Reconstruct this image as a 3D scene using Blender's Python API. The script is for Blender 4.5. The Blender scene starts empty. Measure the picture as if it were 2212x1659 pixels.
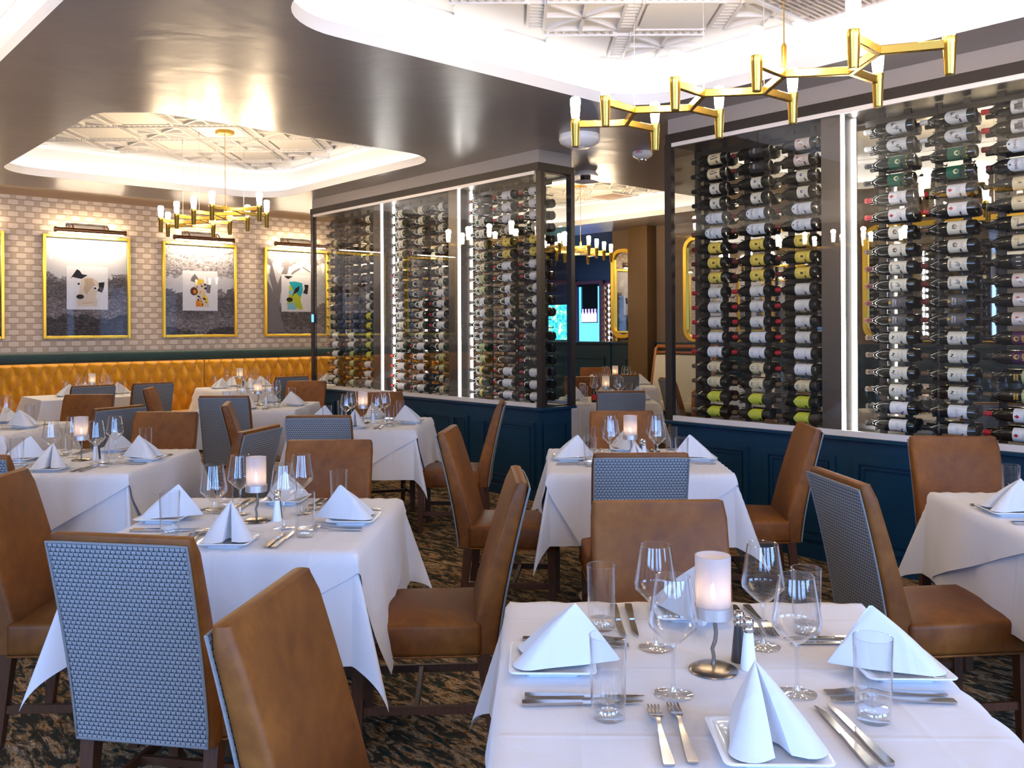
import bpy, bmesh, math, random
from mathutils import Vector, Matrix
C = bpy.context.scene
COL = C.collection
PI = math.pi
R = math.radians
random.seed(7)

# ------------------------------------------------------------------ camera, light and exposure
# The room frame: X runs along the picture wall, Y along the wine racks, Z up (metres).
YAW = R(42.0)                       # the tables stand on a grid turned 42 degrees from the walls
def G(x, y):                        # table grid -> room
    return (x * math.cos(YAW) + y * math.sin(YAW), -x * math.sin(YAW) + y * math.cos(YAW))

cam = bpy.data.cameras.new('camera')
cam.sensor_width = 36.0
cam.lens = 36.0 * 1900 / 2212
cam.shift_y = -119.5 / 2212
cam.clip_start = 0.05
co = bpy.data.objects.new('camera', cam)
COL.objects.link(co)
co.matrix_world = (Matrix.Translation((0, 0, 1.485)) @ Matrix.Rotation(-YAW, 4, 'Z')
                   @ Matrix.Rotation(PI / 2, 4, 'X') @ Matrix.Rotation(-0.00518, 4, 'Z'))
C.camera = co

w = bpy.data.worlds.new('world')
C.world = w
w.use_nodes = True
bg = w.node_tree.nodes['Background']
bg.inputs['Color'].default_value = (0.45, 0.65, 1.0, 1)
bg.inputs['Strength'].default_value = 1.5

def area(name, loc, rot, sx, sy, energy, color):
    l = bpy.data.lights.new(name, 'AREA')
    l.shape = 'RECTANGLE'; l.size = sx; l.size_y = sy; l.energy = energy; l.color = color
    o = bpy.data.objects.new(name, l); COL.objects.link(o)
    o.location = loc; o.rotation_euler = rot
    return o

def point(name, loc, energy, color, rad=0.03):
    l = bpy.data.lights.new(name, 'POINT')
    l.energy = energy; l.color = color; l.shadow_soft_size = rad
    o = bpy.data.objects.new(name, l); COL.objects.link(o)
    o.location = loc
    return o

DAY = (0.25, 0.47, 1.0)
WARM = (1.0, 0.72, 0.42)
E_DAY, E_BULB, E_COVE, E_LED, E_PIC = 135.0, 5.0, 8.5, 17.0, 170.0
for k in range(3):                  # daylight through the three windows of the street wall behind the camera
    area('daylight_front', (-2.4 + 2.5 * k, -3.25, 1.75), (R(90), 0, 0), 1.8, 2.0, E_DAY, DAY)
for k in range(2):                  # and through the two windows of the side wall
    area('daylight_side', (-4.25, -0.9 + 2.6 * k, 1.75), (R(90), 0, R(-90)), 1.9, 2.0, E_DAY, DAY)

C.view_settings.view_transform = 'Standard'
C.view_settings.look = 'None'
C.view_settings.gamma = 1.0
C.view_settings.use_curve_mapping = False
C.view_settings.exposure = 0.85
cy = C.cycles
cy.use_denoising = True
cy.use_adaptive_sampling = True
cy.adaptive_threshold = 0.025
cy.max_bounces = 8
cy.diffuse_bounces = 3
cy.glossy_bounces = 4
cy.transmission_bounces = 4
cy.transparent_max_bounces = 24
cy.caustics_reflective = False
cy.caustics_refractive = False
cy.sample_clamp_indirect = 3.0
cy.blur_glossy = 0.5

# ------------------------------------------------------------------ materials
class NT:
    def __init__(s, name):
        s.m = bpy.data.materials.new(name); s.m.use_nodes = True
        s.t = s.m.node_tree; s.p = s.t.nodes['Principled BSDF']
    def n(s, typ, **kw):
        nd = s.t.nodes.new(typ)
        for k, v in kw.items(): setattr(nd, k, v)
        return nd
    def lk(s, a, b): s.t.links.new(a, b)
    def math(s, op, a, b=None, c=None):
        nd = s.n('ShaderNodeMath', operation=op)
        for i, x in enumerate((a, b, c)):
            if x is None: continue
            if isinstance(x, (int, float)): nd.inputs[i].default_value = x
            else: s.lk(x, nd.inputs[i])
        return nd.outputs[0]
    def coord(s, kind='Object'):
        return s.n('ShaderNodeTexCoord').outputs[kind]
    def xyz(s, v):
        return s.n('ShaderNodeSeparateXYZ').outputs if False else s._sep(v)
    def _sep(s, v):
        nd = s.n('ShaderNodeSeparateXYZ'); s.lk(v, nd.inputs[0]); return nd.outputs
    def scale(s, v, k):
        nd = s.n('ShaderNodeVectorMath', operation='MULTIPLY'); s.lk(v, nd.inputs[0]); nd.inputs[1].default_value = k
        return nd.outputs[0]
    def noise(s, v, sc, detail=3.0, rough=0.55, dist=0.0):
        nd = s.n('ShaderNodeTexNoise'); s.lk(v, nd.inputs['Vector'])
        nd.inputs['Scale'].default_value = sc; nd.inputs['Detail'].default_value = detail
        nd.inputs['Roughness'].default_value = rough; nd.inputs['Distortion'].default_value = dist
        return nd.outputs['Fac']
    def ramp(s, f, stops, interp='LINEAR'):
        nd = s.n('ShaderNodeValToRGB'); s.lk(f, nd.inputs[0]); cr = nd.color_ramp
        cr.interpolation = interp
        while len(cr.elements) < len(stops): cr.elements.new(0.5)
        for e, (p, c) in zip(cr.elements, stops):
            e.position = p; e.color = (*c, 1)
        return nd.outputs[0]
    def mix(s, f, a, b):
        nd = s.n('ShaderNodeMix', data_type='RGBA')
        for sock, x in ((nd.inputs[0], f), (nd.inputs[6], a), (nd.inputs[7], b)):
            if isinstance(x, tuple): sock.default_value = (*x, 1)
            elif isinstance(x, (int, float)): sock.default_value = x
            else: s.lk(x, sock)
        return nd.outputs[2]
    def bump(s, h, strength=0.2, dist=0.01):
        nd = s.n('ShaderNodeBump'); s.lk(h, nd.inputs['Height'])
        nd.inputs['Strength'].default_value = strength; nd.inputs['Distance'].default_value = dist
        s.lk(nd.outputs[0], s.p.inputs['Normal'])
    def base(s, c):
        if isinstance(c, tuple): s.p.inputs['Base Color'].default_value = (*c, 1)
        else: s.lk(c, s.p.inputs['Base Color'])
    def set(s, **kw):
        names = dict(rough='Roughness', metal='Metallic', spec='Specular IOR Level', coat='Coat Weight', sheen='Sheen Weight', ior='IOR', aniso='Anisotropic')
        for k, v in kw.items():
            if isinstance(v, (int, float)): s.p.inputs[names[k]].default_value = v
            else: s.lk(v, s.p.inputs[names[k]])

M = {}
def plain(name, c, rough=0.5, metal=0.0, spec=0.5, var=0.0, sc=20.0, **kw):
    t = NT(name)
    if var:
        f = t.noise(t.coord(), sc, 4)
        t.base(t.mix(f, tuple(x * (1 - var) for x in c), tuple(min(1, x * (1 + var)) for x in c)))
    else: t.base(c)
    t.set(rough=rough, metal=metal, spec=spec, **kw)
    M[name] = t.m
    return t

def emit(name, c, strength):
    t = NT(name); t.base((0.0, 0.0, 0.0))
    t.p.inputs['Emission Color'].default_value = (*c, 1)
    t.p.inputs['Emission Strength'].default_value = strength
    M[name] = t.m

def thin_glass(name, tint, blend=0.22, rough=0.0, refl=(1, 1, 1), edge=4.0):
    t = NT(name)
    tr = t.n('ShaderNodeBsdfTransparent'); tr.inputs[0].default_value = (*tint, 1)
    gl = t.n('ShaderNodeBsdfGlossy'); gl.inputs['Color'].default_value = (*refl, 1); gl.inputs['Roughness'].default_value = rough
    lw = t.n('ShaderNodeLayerWeight'); lw.inputs[0].default_value = 0.5
    fac = t.math('MULTIPLY_ADD', t.math('POWER', lw.outputs['Facing'], edge), 1.0 - blend, blend)
    mx = t.n('ShaderNodeMixShader')
    t.lk(fac, mx.inputs[0]); t.lk(tr.outputs[0], mx.inputs[1]); t.lk(gl.outputs[0], mx.inputs[2])
    out = t.t.nodes['Material Output']; t.lk(mx.outputs[0], out.inputs['Surface'])
    t.t.nodes.remove(t.p)
    M[name] = t.m

# linen
for nm, c in (('linen', (0.62, 0.605, 0.62)), ('napkin_linen', (0.57, 0.575, 0.60))):
    t = NT(nm); v = t.coord()
    t.base(c); t.set(rough=0.85, spec=0.2, sheen=0.15)
    x, y, z = t._sep(v); h_ = t.math('MULTIPLY', t.noise(v, 9.0, 3, 0.5, 0.6), 0.55)
    for sock, at in ((x, 0.0), (y, 0.0), (x, 0.31), (y, -0.31), (x, -0.31), (y, 0.31)):   # ironed folds
        h_ = t.math('ADD', h_, t.math('MULTIPLY', t.math('MAXIMUM', 0.0, t.math('SUBTRACT', 1.0, t.math('MULTIPLY', t.math('ABSOLUTE', t.math('SUBTRACT', sock, at)), 90.0))), 0.12))
    t.bump(h_, 0.35, 0.02)
    M[nm] = t.m
# leather with the cloudy rub marks of the chairs
t = NT('brown_leather'); v = t.coord()
f = t.math('MULTIPLY_ADD', t.noise(v, 3.2, 4, 0.55), 0.7, t.math('MULTIPLY', t.noise(v, 22.0, 4, 0.6), 0.3))
t.base(t.ramp(f, [(0.36, (0.105, 0.033, 0.007)), (0.5, (0.155, 0.052, 0.009)), (0.66, (0.235, 0.085, 0.014))]))
t.set(rough=t.math('MULTIPLY_ADD', f, 0.25, 0.36), spec=0.22)
t.bump(t.noise(v, 160.0, 2), 0.08, 0.004)
M['brown_leather'] = t.m
# woven upholstery of the chair backs: light threads in interlocked dashes on a dark ground
t = NT('woven_fabric'); v = t.coord(); x, y, z = t._sep(v)
rz_ = t.math('DIVIDE', z, 0.0125); row = t.math('FLOOR', rz_); fz = t.math('FRACT', rz_)
fx = t.math('FRACT', t.math('MULTIPLY_ADD', row, 0.5, t.math('DIVIDE', x, 0.0150)))
dash = t.math('MULTIPLY', t.math('LESS_THAN', fx, 0.74), t.math('LESS_THAN', t.math('ABSOLUTE', t.math('SUBTRACT', fz, 0.28)), 0.13))
tick = t.math('MULTIPLY', t.math('LESS_THAN', t.math('ABSOLUTE', t.math('SUBTRACT', fx, 0.40)), 0.10), t.math('GREATER_THAN', fz, 0.30))
tick2 = t.math('MULTIPLY', t.math('LESS_THAN', t.math('ABSOLUTE', t.math('SUBTRACT', fx, 0.87)), 0.05), t.math('LESS_THAN', fz, 0.55))
wv = t.math('SUBTRACT', 1.0, t.math('MAXIMUM', t.math('MAXIMUM', dash, tick), tick2))
wv = t.math('MULTIPLY', wv, t.math('MULTIPLY_ADD', t.noise(v, 300.0, 2), 0.9, 0.45))
t.base(t.mix(wv, (0.026, 0.031, 0.043), (0.285, 0.285, 0.285)))
t.set(rough=0.8, spec=0.25); t.bump(wv, 0.5, 0.002)
M['woven_fabric'] = t.m
plain('piping_cord', (0.17, 0.17, 0.17), 0.7, var=0.5, sc=260.0)
# woods
def wood(name, a, b, sc=(3, 3, 40), rough=0.4, axis=None):
    t = NT(name); v = t.scale(t.coord(), sc)
    f = t.noise(v, 3.0, 5, 0.6, 0.6)
    t.base(t.mix(f, a, b)); t.set(rough=rough, spec=0.4)
    M[name] = t.m
wood('dark_wood', (0.030, 0.011, 0.005), (0.115, 0.042, 0.016), (30, 30, 3))
wood('oak_wood', (0.070, 0.038, 0.014), (0.155, 0.088, 0.034), (30, 30, 2), 0.5)
wood('orange_wood', (0.16, 0.045, 0.008), (0.34, 0.11, 0.018), (20, 20, 3), 0.3)
# paints and metals
plain('navy_paint', (0.0012, 0.025, 0.056), 0.34, spec=0.5, var=0.15, sc=6)
plain('teal_paint', (0.0008, 0.022, 0.040), 0.35, spec=0.5)
plain('black_metal', (0.021, 0.016, 0.015), 0.42, metal=0.3, var=0.2)
plain('dark_steel', (0.115, 0.10, 0.095), 0.40, metal=0.8)
plain('brushed_steel', (0.62, 0.57, 0.54), 0.38, metal=0.9, var=0.08, sc=120)
plain('track_metal', (0.70, 0.66, 0.64), 0.42, metal=0.35)
plain('chrome', (0.62, 0.60, 0.58), 0.13, metal=1.0)
plain('cutlery_steel', (0.50, 0.48, 0.46), 0.16, metal=1.0)
plain('bronze_metal', (0.21, 0.115, 0.062), 0.36, metal=0.9)
plain('pewter', (0.27, 0.235, 0.20), 0.27, metal=1.0)
t = plain('brass', (0.72, 0.45, 0.085), 0.26, metal=1.0)
t = plain('gold_frame', (0.85, 0.55, 0.07), 0.33, metal=0.85)
plain('ceramic', (0.78, 0.82, 0.86), 0.12, spec=0.6)
plain('white_paint', (0.66, 0.645, 0.63), 0.55)
plain('white_plastic', (0.75, 0.73, 0.71), 0.35)
plain('red_print', (0.5, 0.02, 0.02), 0.5)
plain('beige_paint', (0.62, 0.49, 0.36), 0.7)
plain('brown_paint', (0.15, 0.098, 0.062), 0.7, var=0.15, sc=3)
plain('night_ceiling', (0.03, 0.032, 0.04), 0.6)
plain('wall_grey', (0.40, 0.37, 0.35), 0.75)
plain('cream_upholstery', (0.50, 0.45, 0.36), 0.8, var=0.1)
plain('vent_paint', (0.42, 0.33, 0.27), 0.55)
plain('salt_white', (0.72, 0.75, 0.80), 0.18)
plain('pepper_dark', (0.05, 0.045, 0.04), 0.2)
plain('shaded_button_velvet', (0.07, 0.026, 0.003), 0.8)  # darkened well below the mustard: shade of the button hollows put into colour
t = NT('mustard_velvet'); v = t.coord()
t.base(t.mix(t.noise(v, 7.0, 4), (0.50, 0.215, 0.004), (0.68, 0.315, 0.008))); t.set(rough=0.65, spec=0.25, sheen=0.3)
M['mustard_velvet'] = t.m
t = NT('green_velvet'); v = t.coord()
t.base(t.mix(t.noise(v, 9.0, 5, 0.6), (0.002, 0.014, 0.014), (0.006, 0.042, 0.036))); t.set(rough=0.55, spec=0.3, sheen=0.3)
M['green_velvet'] = t.m
# satin grey ceiling paint with faint roller waves
t = NT('grey_gloss_paint'); v = t.coord()
t.base((0.25, 0.22, 0.205)); t.set(rough=0.32, spec=0.6)
t.bump(t.math('ADD', t.noise(v, 2.2, 3, 0.5, 0.5), t.math('MULTIPLY', t.noise(v, 14.0, 2), 0.12)), 0.16, 0.05)
M['grey_gloss_paint'] = t.m
# wallpaper: printed pale blocks, staggered row by row, on tan
t = NT('wallpaper'); v = t.coord(); x, y, z = t._sep(v)
rz_ = t.math('DIVIDE', z, 0.0685); row = t.math('FLOOR', rz_); fz = t.math('FRACT', rz_)
fx = t.math('FRACT', t.math('MULTIPLY_ADD', row, 0.5, t.math('DIVIDE', x, 0.168)))
inx = t.math('LESS_THAN', t.math('ABSOLUTE', t.math('SUBTRACT', fx, 0.5)), 0.30)
inz = t.math('LESS_THAN', t.math('ABSOLUTE', t.math('SUBTRACT', fz, 0.5)), 0.42)
blk = t.math('MULTIPLY', inx, inz)
gap = t.math('MULTIPLY', t.math('LESS_THAN', t.math('ABSOLUTE', t.math('SUBTRACT', fx, 0.5)), 0.36), t.math('SUBTRACT', 1.0, inz))
g = t.noise(t.scale(v, (20, 20, 300)), 2.0, 2)
ground = t.mix(gap, t.mix(g, (0.40, 0.305, 0.215), (0.45, 0.35, 0.25)), (0.26, 0.19, 0.13))
t.base(t.mix(blk, ground, t.mix(g, (0.57, 0.465, 0.365), (0.63, 0.52, 0.415)))); t.set(rough=0.6, spec=0.3)
M['wallpaper'] = t.m
# carpet: raked streaks of black-green, rust, ochre and sand
t = NT('carpet_pile'); v = t.coord()
mp = t.n('ShaderNodeMapping'); t.lk(v, mp.inputs[0]); mp.inputs['Rotation'].default_value = (0, 0, R(62)); mp.inputs['Scale'].default_value = (1.0, 0.30, 1.0)
q = mp.outputs[0]
f1 = t.noise(q, 42.0, 5, 0.7, 0.9); f2 = t.noise(v, 2.6, 3, 0.55, 1.2); f3 = t.noise(q, 75.0, 2, 0.6); f4 = t.noise(q, 19.0, 4, 0.65, 1.4)
f = t.math('ADD', t.math('MULTIPLY_ADD', f1, 0.62, t.math('MULTIPLY', f2, 0.18)), t.math('MULTIPLY', f3, 0.20))
dark = t.ramp(f, [(0.36, (0.006, 0.012, 0.012)), (0.45, (0.012, 0.042, 0.038)), (0.50, (0.055, 0.030, 0.014)), (0.55, (0.018, 0.026, 0.022)), (0.62, (0.16, 0.085, 0.025))])
lite = t.ramp(f, [(0.38, (0.045, 0.026, 0.014)), (0.45, (0.23, 0.10, 0.020)), (0.50, (0.46, 0.31, 0.17)), (0.535, (0.07, 0.042, 0.02)), (0.575, (0.55, 0.42, 0.28)), (0.64, (0.38, 0.16, 0.025))])
t.base(t.mix(t.ramp(f4, [(0.46, (0, 0, 0)), (0.56, (1, 1, 1))]), dark, lite))
t.set(rough=0.95, spec=0.1); t.bump(f1, 0.5, 0.01)
M['carpet_pile'] = t.m
# glass
thin_glass('pane_glass', (0.96, 0.97, 0.965), 0.035)
thin_glass('picture_pane', (0.97, 0.97, 0.97), 0.008)
thin_glass('drinking_glass', (0.985, 0.985, 0.985), 0.03, 0.02, edge=3.0)
thin_glass('solid_glass', (0.95, 0.96, 0.97), 0.10, 0.04)
t = NT('mirror_glass'); t.base((0.72, 0.72, 0.72)); t.set(metal=1.0, rough=0.02); M['mirror_glass'] = t.m
t = NT('frosted_glass')
a = t.n('ShaderNodeBsdfTranslucent'); a.inputs[0].default_value = (0.66, 0.62, 0.62, 1)
b = t.n('ShaderNodeBsdfDiffuse'); b.inputs[0].default_value = (0.48, 0.47, 0.49, 1)
c = t.n('ShaderNodeBsdfTransparent')
m1 = t.n('ShaderNodeMixShader'); m1.inputs[0].default_value = 0.55; t.lk(a.outputs[0], m1.inputs[1]); t.lk(b.outputs[0], m1.inputs[2])
m2 = t.n('ShaderNodeMixShader'); m2.inputs[0].default_value = 0.14; t.lk(m1.outputs[0], m2.inputs[1]); t.lk(c.outputs[0], m2.inputs[2])
t.lk(m2.outputs[0], t.t.nodes['Material Output'].inputs['Surface']); t.t.nodes.remove(t.p)
M['frosted_glass'] = t.m
plain('dark_bottle', (0.006, 0.007, 0.006), 0.06, spec=0.6)
plain('green_bottle', (0.018, 0.026, 0.008), 0.06, spec=0.6)
plain('peg_metal', (0.03, 0.027, 0.026), 0.3, metal=0.5)
emit('bulb_glow', (1.0, 0.86, 0.66), 22.0)
emit('cove_led', (1.0, 0.93, 0.86), E_COVE)
emit('rack_led', (1.0, 0.95, 0.90), E_LED)
emit('picture_led', (1.0, 0.80, 0.56), E_PIC)
emit('flame', (1.0, 0.66, 0.34), 60.0)
emit('blue_led', (0.06, 0.40, 1.0), 2.2)
emit('violet_bottle_glow', (0.5, 0.35, 1.0), 3.0)  # glow given to the bar bottles themselves, which are no lamps

# ------------------------------------------------------------------ geometry helpers
class MB:
    def __init__(s): s.v = []; s.f = []; s.mi = []
    def add(s, vs, fs, mi=0, T=None):
        b = len(s.v)
        s.v += [tuple(T @ Vector(p)) for p in vs] if T else [tuple(p) for p in vs]
        s.f += [tuple(b + i for i in f) for f in fs]; s.mi += [mi] * len(fs)
        return s
    def box(s, x0, x1, y0, y1, z0, z1, mi=0, T=None):
        vs = [(x, y, z) for z in (z0, z1) for y in (y0, y1) for x in (x0, x1)]
        return s.add(vs, [(0, 2, 3, 1), (4, 5, 7, 6), (0, 1, 5, 4), (2, 6, 7, 3), (0, 4, 6, 2), (1, 3, 7, 5)], mi, T)
    def rbox(s, x0, x1, y0, y1, z0, z1, r=0.01, seg=2, mi=0, T=None):
        bm = bmesh.new(); bmesh.ops.create_cube(bm, size=1.0)
        for p in bm.verts: p.co = ((x0 + x1) / 2 + p.co.x * (x1 - x0), (y0 + y1) / 2 + p.co.y * (y1 - y0), (z0 + z1) / 2 + p.co.z * (z1 - z0))
        bmesh.ops.bevel(bm, geom=bm.edges[:], offset=r, segments=seg, profile=0.5, affect='EDGES')
        bm.verts.index_update()
        s.add([tuple(p.co) for p in bm.verts], [tuple(q.index for q in f.verts) for f in bm.faces], mi, T); bm.free()
        return s
    def lathe(s, prof, n=24, mi=0, T=None, cap0=False, cap1=False):
        vs = []; fs = []
        for (r, z) in prof:
            for k in range(n):
                a = 2 * PI * k / n; vs.append((r * math.cos(a), r * math.sin(a), z))
        for i in range(len(prof) - 1):
            for k in range(n):
                k2 = (k + 1) % n; fs.append((i * n + k, i * n + k2, (i + 1) * n + k2, (i + 1) * n + k))
        if cap0: fs.append(tuple(range(n - 1, -1, -1)))
        if cap1: fs.append(tuple((len(prof) - 1) * n + k for k in range(n)))
        return s.add(vs, fs, mi, T)
    def tube(s, pts, r, n=8, mi=0, closed=False, T=None, radii=None):
        P = [Vector(p) for p in pts]; m = len(P); vs = []; fs = []
        up = Vector((0, 0, 1)); prev = None
        for i in range(m):
            a = P[(i - 1) % m] if (closed or i > 0) else P[i]
            b = P[(i + 1) % m] if (closed or i < m - 1) else P[i]
            d = (b - a).normalized()
            if prev is None:
                x = d.cross(up)
                if x.length < 1e-4: x = d.cross(Vector((1, 0, 0)))
            else: x = prev - d * prev.dot(d)
            x.normalize(); prev = x; y = d.cross(x)
            rr = radii[i] if radii else r
            for k in range(n):
                t = 2 * PI * k / n; q = P[i] + x * (rr * math.cos(t)) + y * (rr * math.sin(t)); vs.append(tuple(q))
        for i in range(m if closed else m - 1):
            j = (i + 1) % m
            for k in range(n):
                k2 = (k + 1) % n; fs.append((i * n + k, i * n + k2, j * n + k2, j * n + k))
        if not closed:
            fs.append(tuple(range(n - 1, -1, -1))); fs.append(tuple((m - 1) * n + k for k in range(n)))
        return s.add(vs, fs, mi, T)
    def grid(s, nu, nv, fn, mi=0, T=None, flip=False):
        vs = [fn(i / nu, j / nv) for j in range(nv + 1) for i in range(nu + 1)]
        fs = []
        for j in range(nv):
            for i in range(nu):
                a = j * (nu + 1) + i; q = (a, a + 1, a + nu + 2, a + nu + 1)
                fs.append(q[::-1] if flip else q)
        return s.add(vs, fs, mi, T)
    def prism(s, poly, z0, z1, mi=0, T=None):
        n = len(poly)
        vs = [(x, y, z0) for x, y in poly] + [(x, y, z1) for x, y in poly]
        fs = [tuple(range(n - 1, -1, -1)), tuple(range(n, 2 * n))] + [(k, (k + 1) % n, n + (k + 1) % n, n + k) for k in range(n)]
        return s.add(vs, fs, mi, T)
    def loft(s, rings, mi=0, cap=True, T=None):
        n = len(rings[0]); vs = [p for r in rings for p in r]; fs = []
        for i in range(len(rings) - 1):
            for k in range(n):
                k2 = (k + 1) % n; fs.append((i * n + k, i * n + k2, (i + 1) * n + k2, (i + 1) * n + k))
        if cap: fs.append(tuple(range(n - 1, -1, -1))); fs.append(tuple((len(rings) - 1) * n + k for k in range(n)))
        return s.add(vs, fs, mi, T)
    def mesh(s, name, mats, smooth=40):
        me = bpy.data.meshes.new(name); me.from_pydata(s.v, [], s.f)
        for m in (mats if isinstance(mats, (list, tuple)) else [mats]): me.materials.append(M[m])
        me.polygons.foreach_set('material_index', s.mi)
        if smooth:
            me.polygons.foreach_set('use_smooth', [True] * len(s.f)); me.set_sharp_from_angle(angle=R(smooth))
        me.update()
        return me

def ob(name, data, parent=None, loc=(0, 0, 0), rz=0.0, label=None, cat=None, group=None, kind=None):
    o = bpy.data.objects.new(name, data); COL.objects.link(o)
    o.location = loc; o.rotation_euler = (0, 0, rz)
    if parent: o.parent = parent
    for k, v in (('label', label), ('category', cat), ('group', group), ('kind', kind)):
        if v: o[k] = v
    return o
def thing(name, label, cat, loc=(0, 0, 0), rz=0.0, group=None):
    return ob(name, None, None, loc, rz, label, cat, group)
def struct(name, mb, mats, parent=None, smooth=40, **kw):
    return ob(name, mb.mesh(name, mats, smooth), parent, kind=None if parent else 'structure', **kw)
def rrect(x0, x1, y0, y1, r, n=8):
    pts = []
    for cx, cyy, a0 in ((x1 - r, y1 - r, 0), (x0 + r, y1 - r, 90), (x0 + r, y0 + r, 180), (x1 - r, y0 + r, 270)):
        for k in range(n + 1):
            a = R(a0 + 90 * k / n); pts.append((cx + r * math.cos(a), cyy + r * math.sin(a)))
    return pts
def TRS(loc=(0, 0, 0), rz=0.0, rx=0.0, ry=0.0):
    return Matrix.Translation(loc) @ Matrix.Rotation(rz, 4, 'Z') @ Matrix.Rotation(ry, 4, 'Y') @ Matrix.Rotation(rx, 4, 'X')
def text_mesh(txt, size, depth=0.0, bold=False):
    cu = bpy.data.curves.new('lettering', 'FONT'); cu.body = txt; cu.size = size; cu.align_x = 'CENTER'; cu.align_y = 'CENTER'
    cu.resolution_u = 2; cu.extrude = depth
    if bold: cu.offset = size * 0.02
    o = bpy.data.objects.new('lettering', cu); COL.objects.link(o)
    me = bpy.data.meshes.new_from_object(o.evaluated_get(bpy.context.evaluated_depsgraph_get()))
    vs = [tuple(p.co) for p in me.vertices]; fs = [tuple(f.vertices) for f in me.polygons]
    bpy.data.objects.remove(o); bpy.data.curves.remove(cu); bpy.data.meshes.remove(me)
    return vs, fs

# ------------------------------------------------------------------ the room
ZC, ZR = 3.02, 3.36                 # soffit, raised coffer ceilings
COFFERS = [(-1.7, 1.19, 2.6, 9.4), (1.965, 4.85, 6.28, 9.60), (1.98, 4.82, 0.74, 4.04), (6.65, 9.5, 6.2, 9.75), (6.65, 9.5, 0.6, 4.9)]
struct('floor', MB().grid(1, 1, lambda a, b: (-4 + 19.6 * a, -3 + 18.1 * b, 0)), 'carpet_pile')

def sheet_with_holes(x0, x1, y0, y1, z, holes):
    bm = bmesh.new(); edges = []
    def loop(pts):
        vs = [bm.verts.new((p[0], p[1], z)) for p in pts]
        for k in range(len(vs)): edges.append(bm.edges.new((vs[k], vs[(k + 1) % len(vs)])))
    loop([(x0, y0), (x1, y0), (x1, y1), (x0, y1)])
    for h in holes: loop(rrect(*h, 0.42, 10))
    bmesh.ops.triangle_fill(bm, use_beauty=True, edges=edges)
    for f in bm.faces:
        if f.normal.z > 0: f.normal_flip()
    me = bpy.data.meshes.new('ceiling'); bm.to_mesh(me); bm.free()
    return me
me = sheet_with_holes(-4, 10.5, -3, 10.37, ZC, COFFERS); me.materials.append(M['grey_gloss_paint'])
ceiling = ob('ceiling', me, kind='structure')
mb = MB().box(-4, 10.5, 10.37, 10.40, 3.021, 3.10)
struct('trim_1', mb, 'grey_gloss_paint')
struct('ceiling', MB().box(-4, 10.5, 10.40, 11.4, 3.06, 3.10), 'beige_paint')
struct('ceiling', MB().box(10.5, 15.5, -3, 15.1, 3.06, 3.10), 'night_ceiling')

# plaster pattern of the raised ceilings: a square net of ladder strips, every other square with star ribs
PITCH = 0.56
def ladder_mesh():
    mb = MB(); L = PITCH - 0.11
    for s in (-1, 1): mb.box(-L / 2, L / 2, s * 0.05 - 0.009, s * 0.05 + 0.009, -0.030, 0.0)
    for k in range(9):
        x = -L / 2 + L * (k + 0.5) / 9; mb.box(x - 0.008, x + 0.008, -0.042, 0.042, -0.020, 0.0)
    return mb.mesh('ladder_strip', 'white_paint', 0)
def star_mesh():
    mb = MB(); a = PITCH / 2 - 0.04
    for k in range(4):
        L = a * (1.35 if k % 2 else 0.92)
        mb.box(-L, L, -0.010, 0.010, -0.030, 0.0, T=TRS(rz=k * PI / 4))
    return mb.mesh('star_rib', 'white_paint', 0)
def tile_mesh():
    a = PITCH / 2 - 0.075
    mb = MB().prism(rrect(-a, a, -a, a, 0.03, 2), -0.024, 0.0)
    return mb.mesh('ceiling_panel', 'white_paint', 30)
LAD, STAR, TILE = ladder_mesh(), star_mesh(), tile_mesh()
def ring_strip(mb, a, b, za, zb, mi=0):
    n = len(a); vs = [(x, y, za) for x, y in a] + [(x, y, zb) for x, y in b]
    mb.add(vs, [(k, (k + 1) % n, n + (k + 1) % n, n + k) for k in range(n)], mi)
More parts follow.
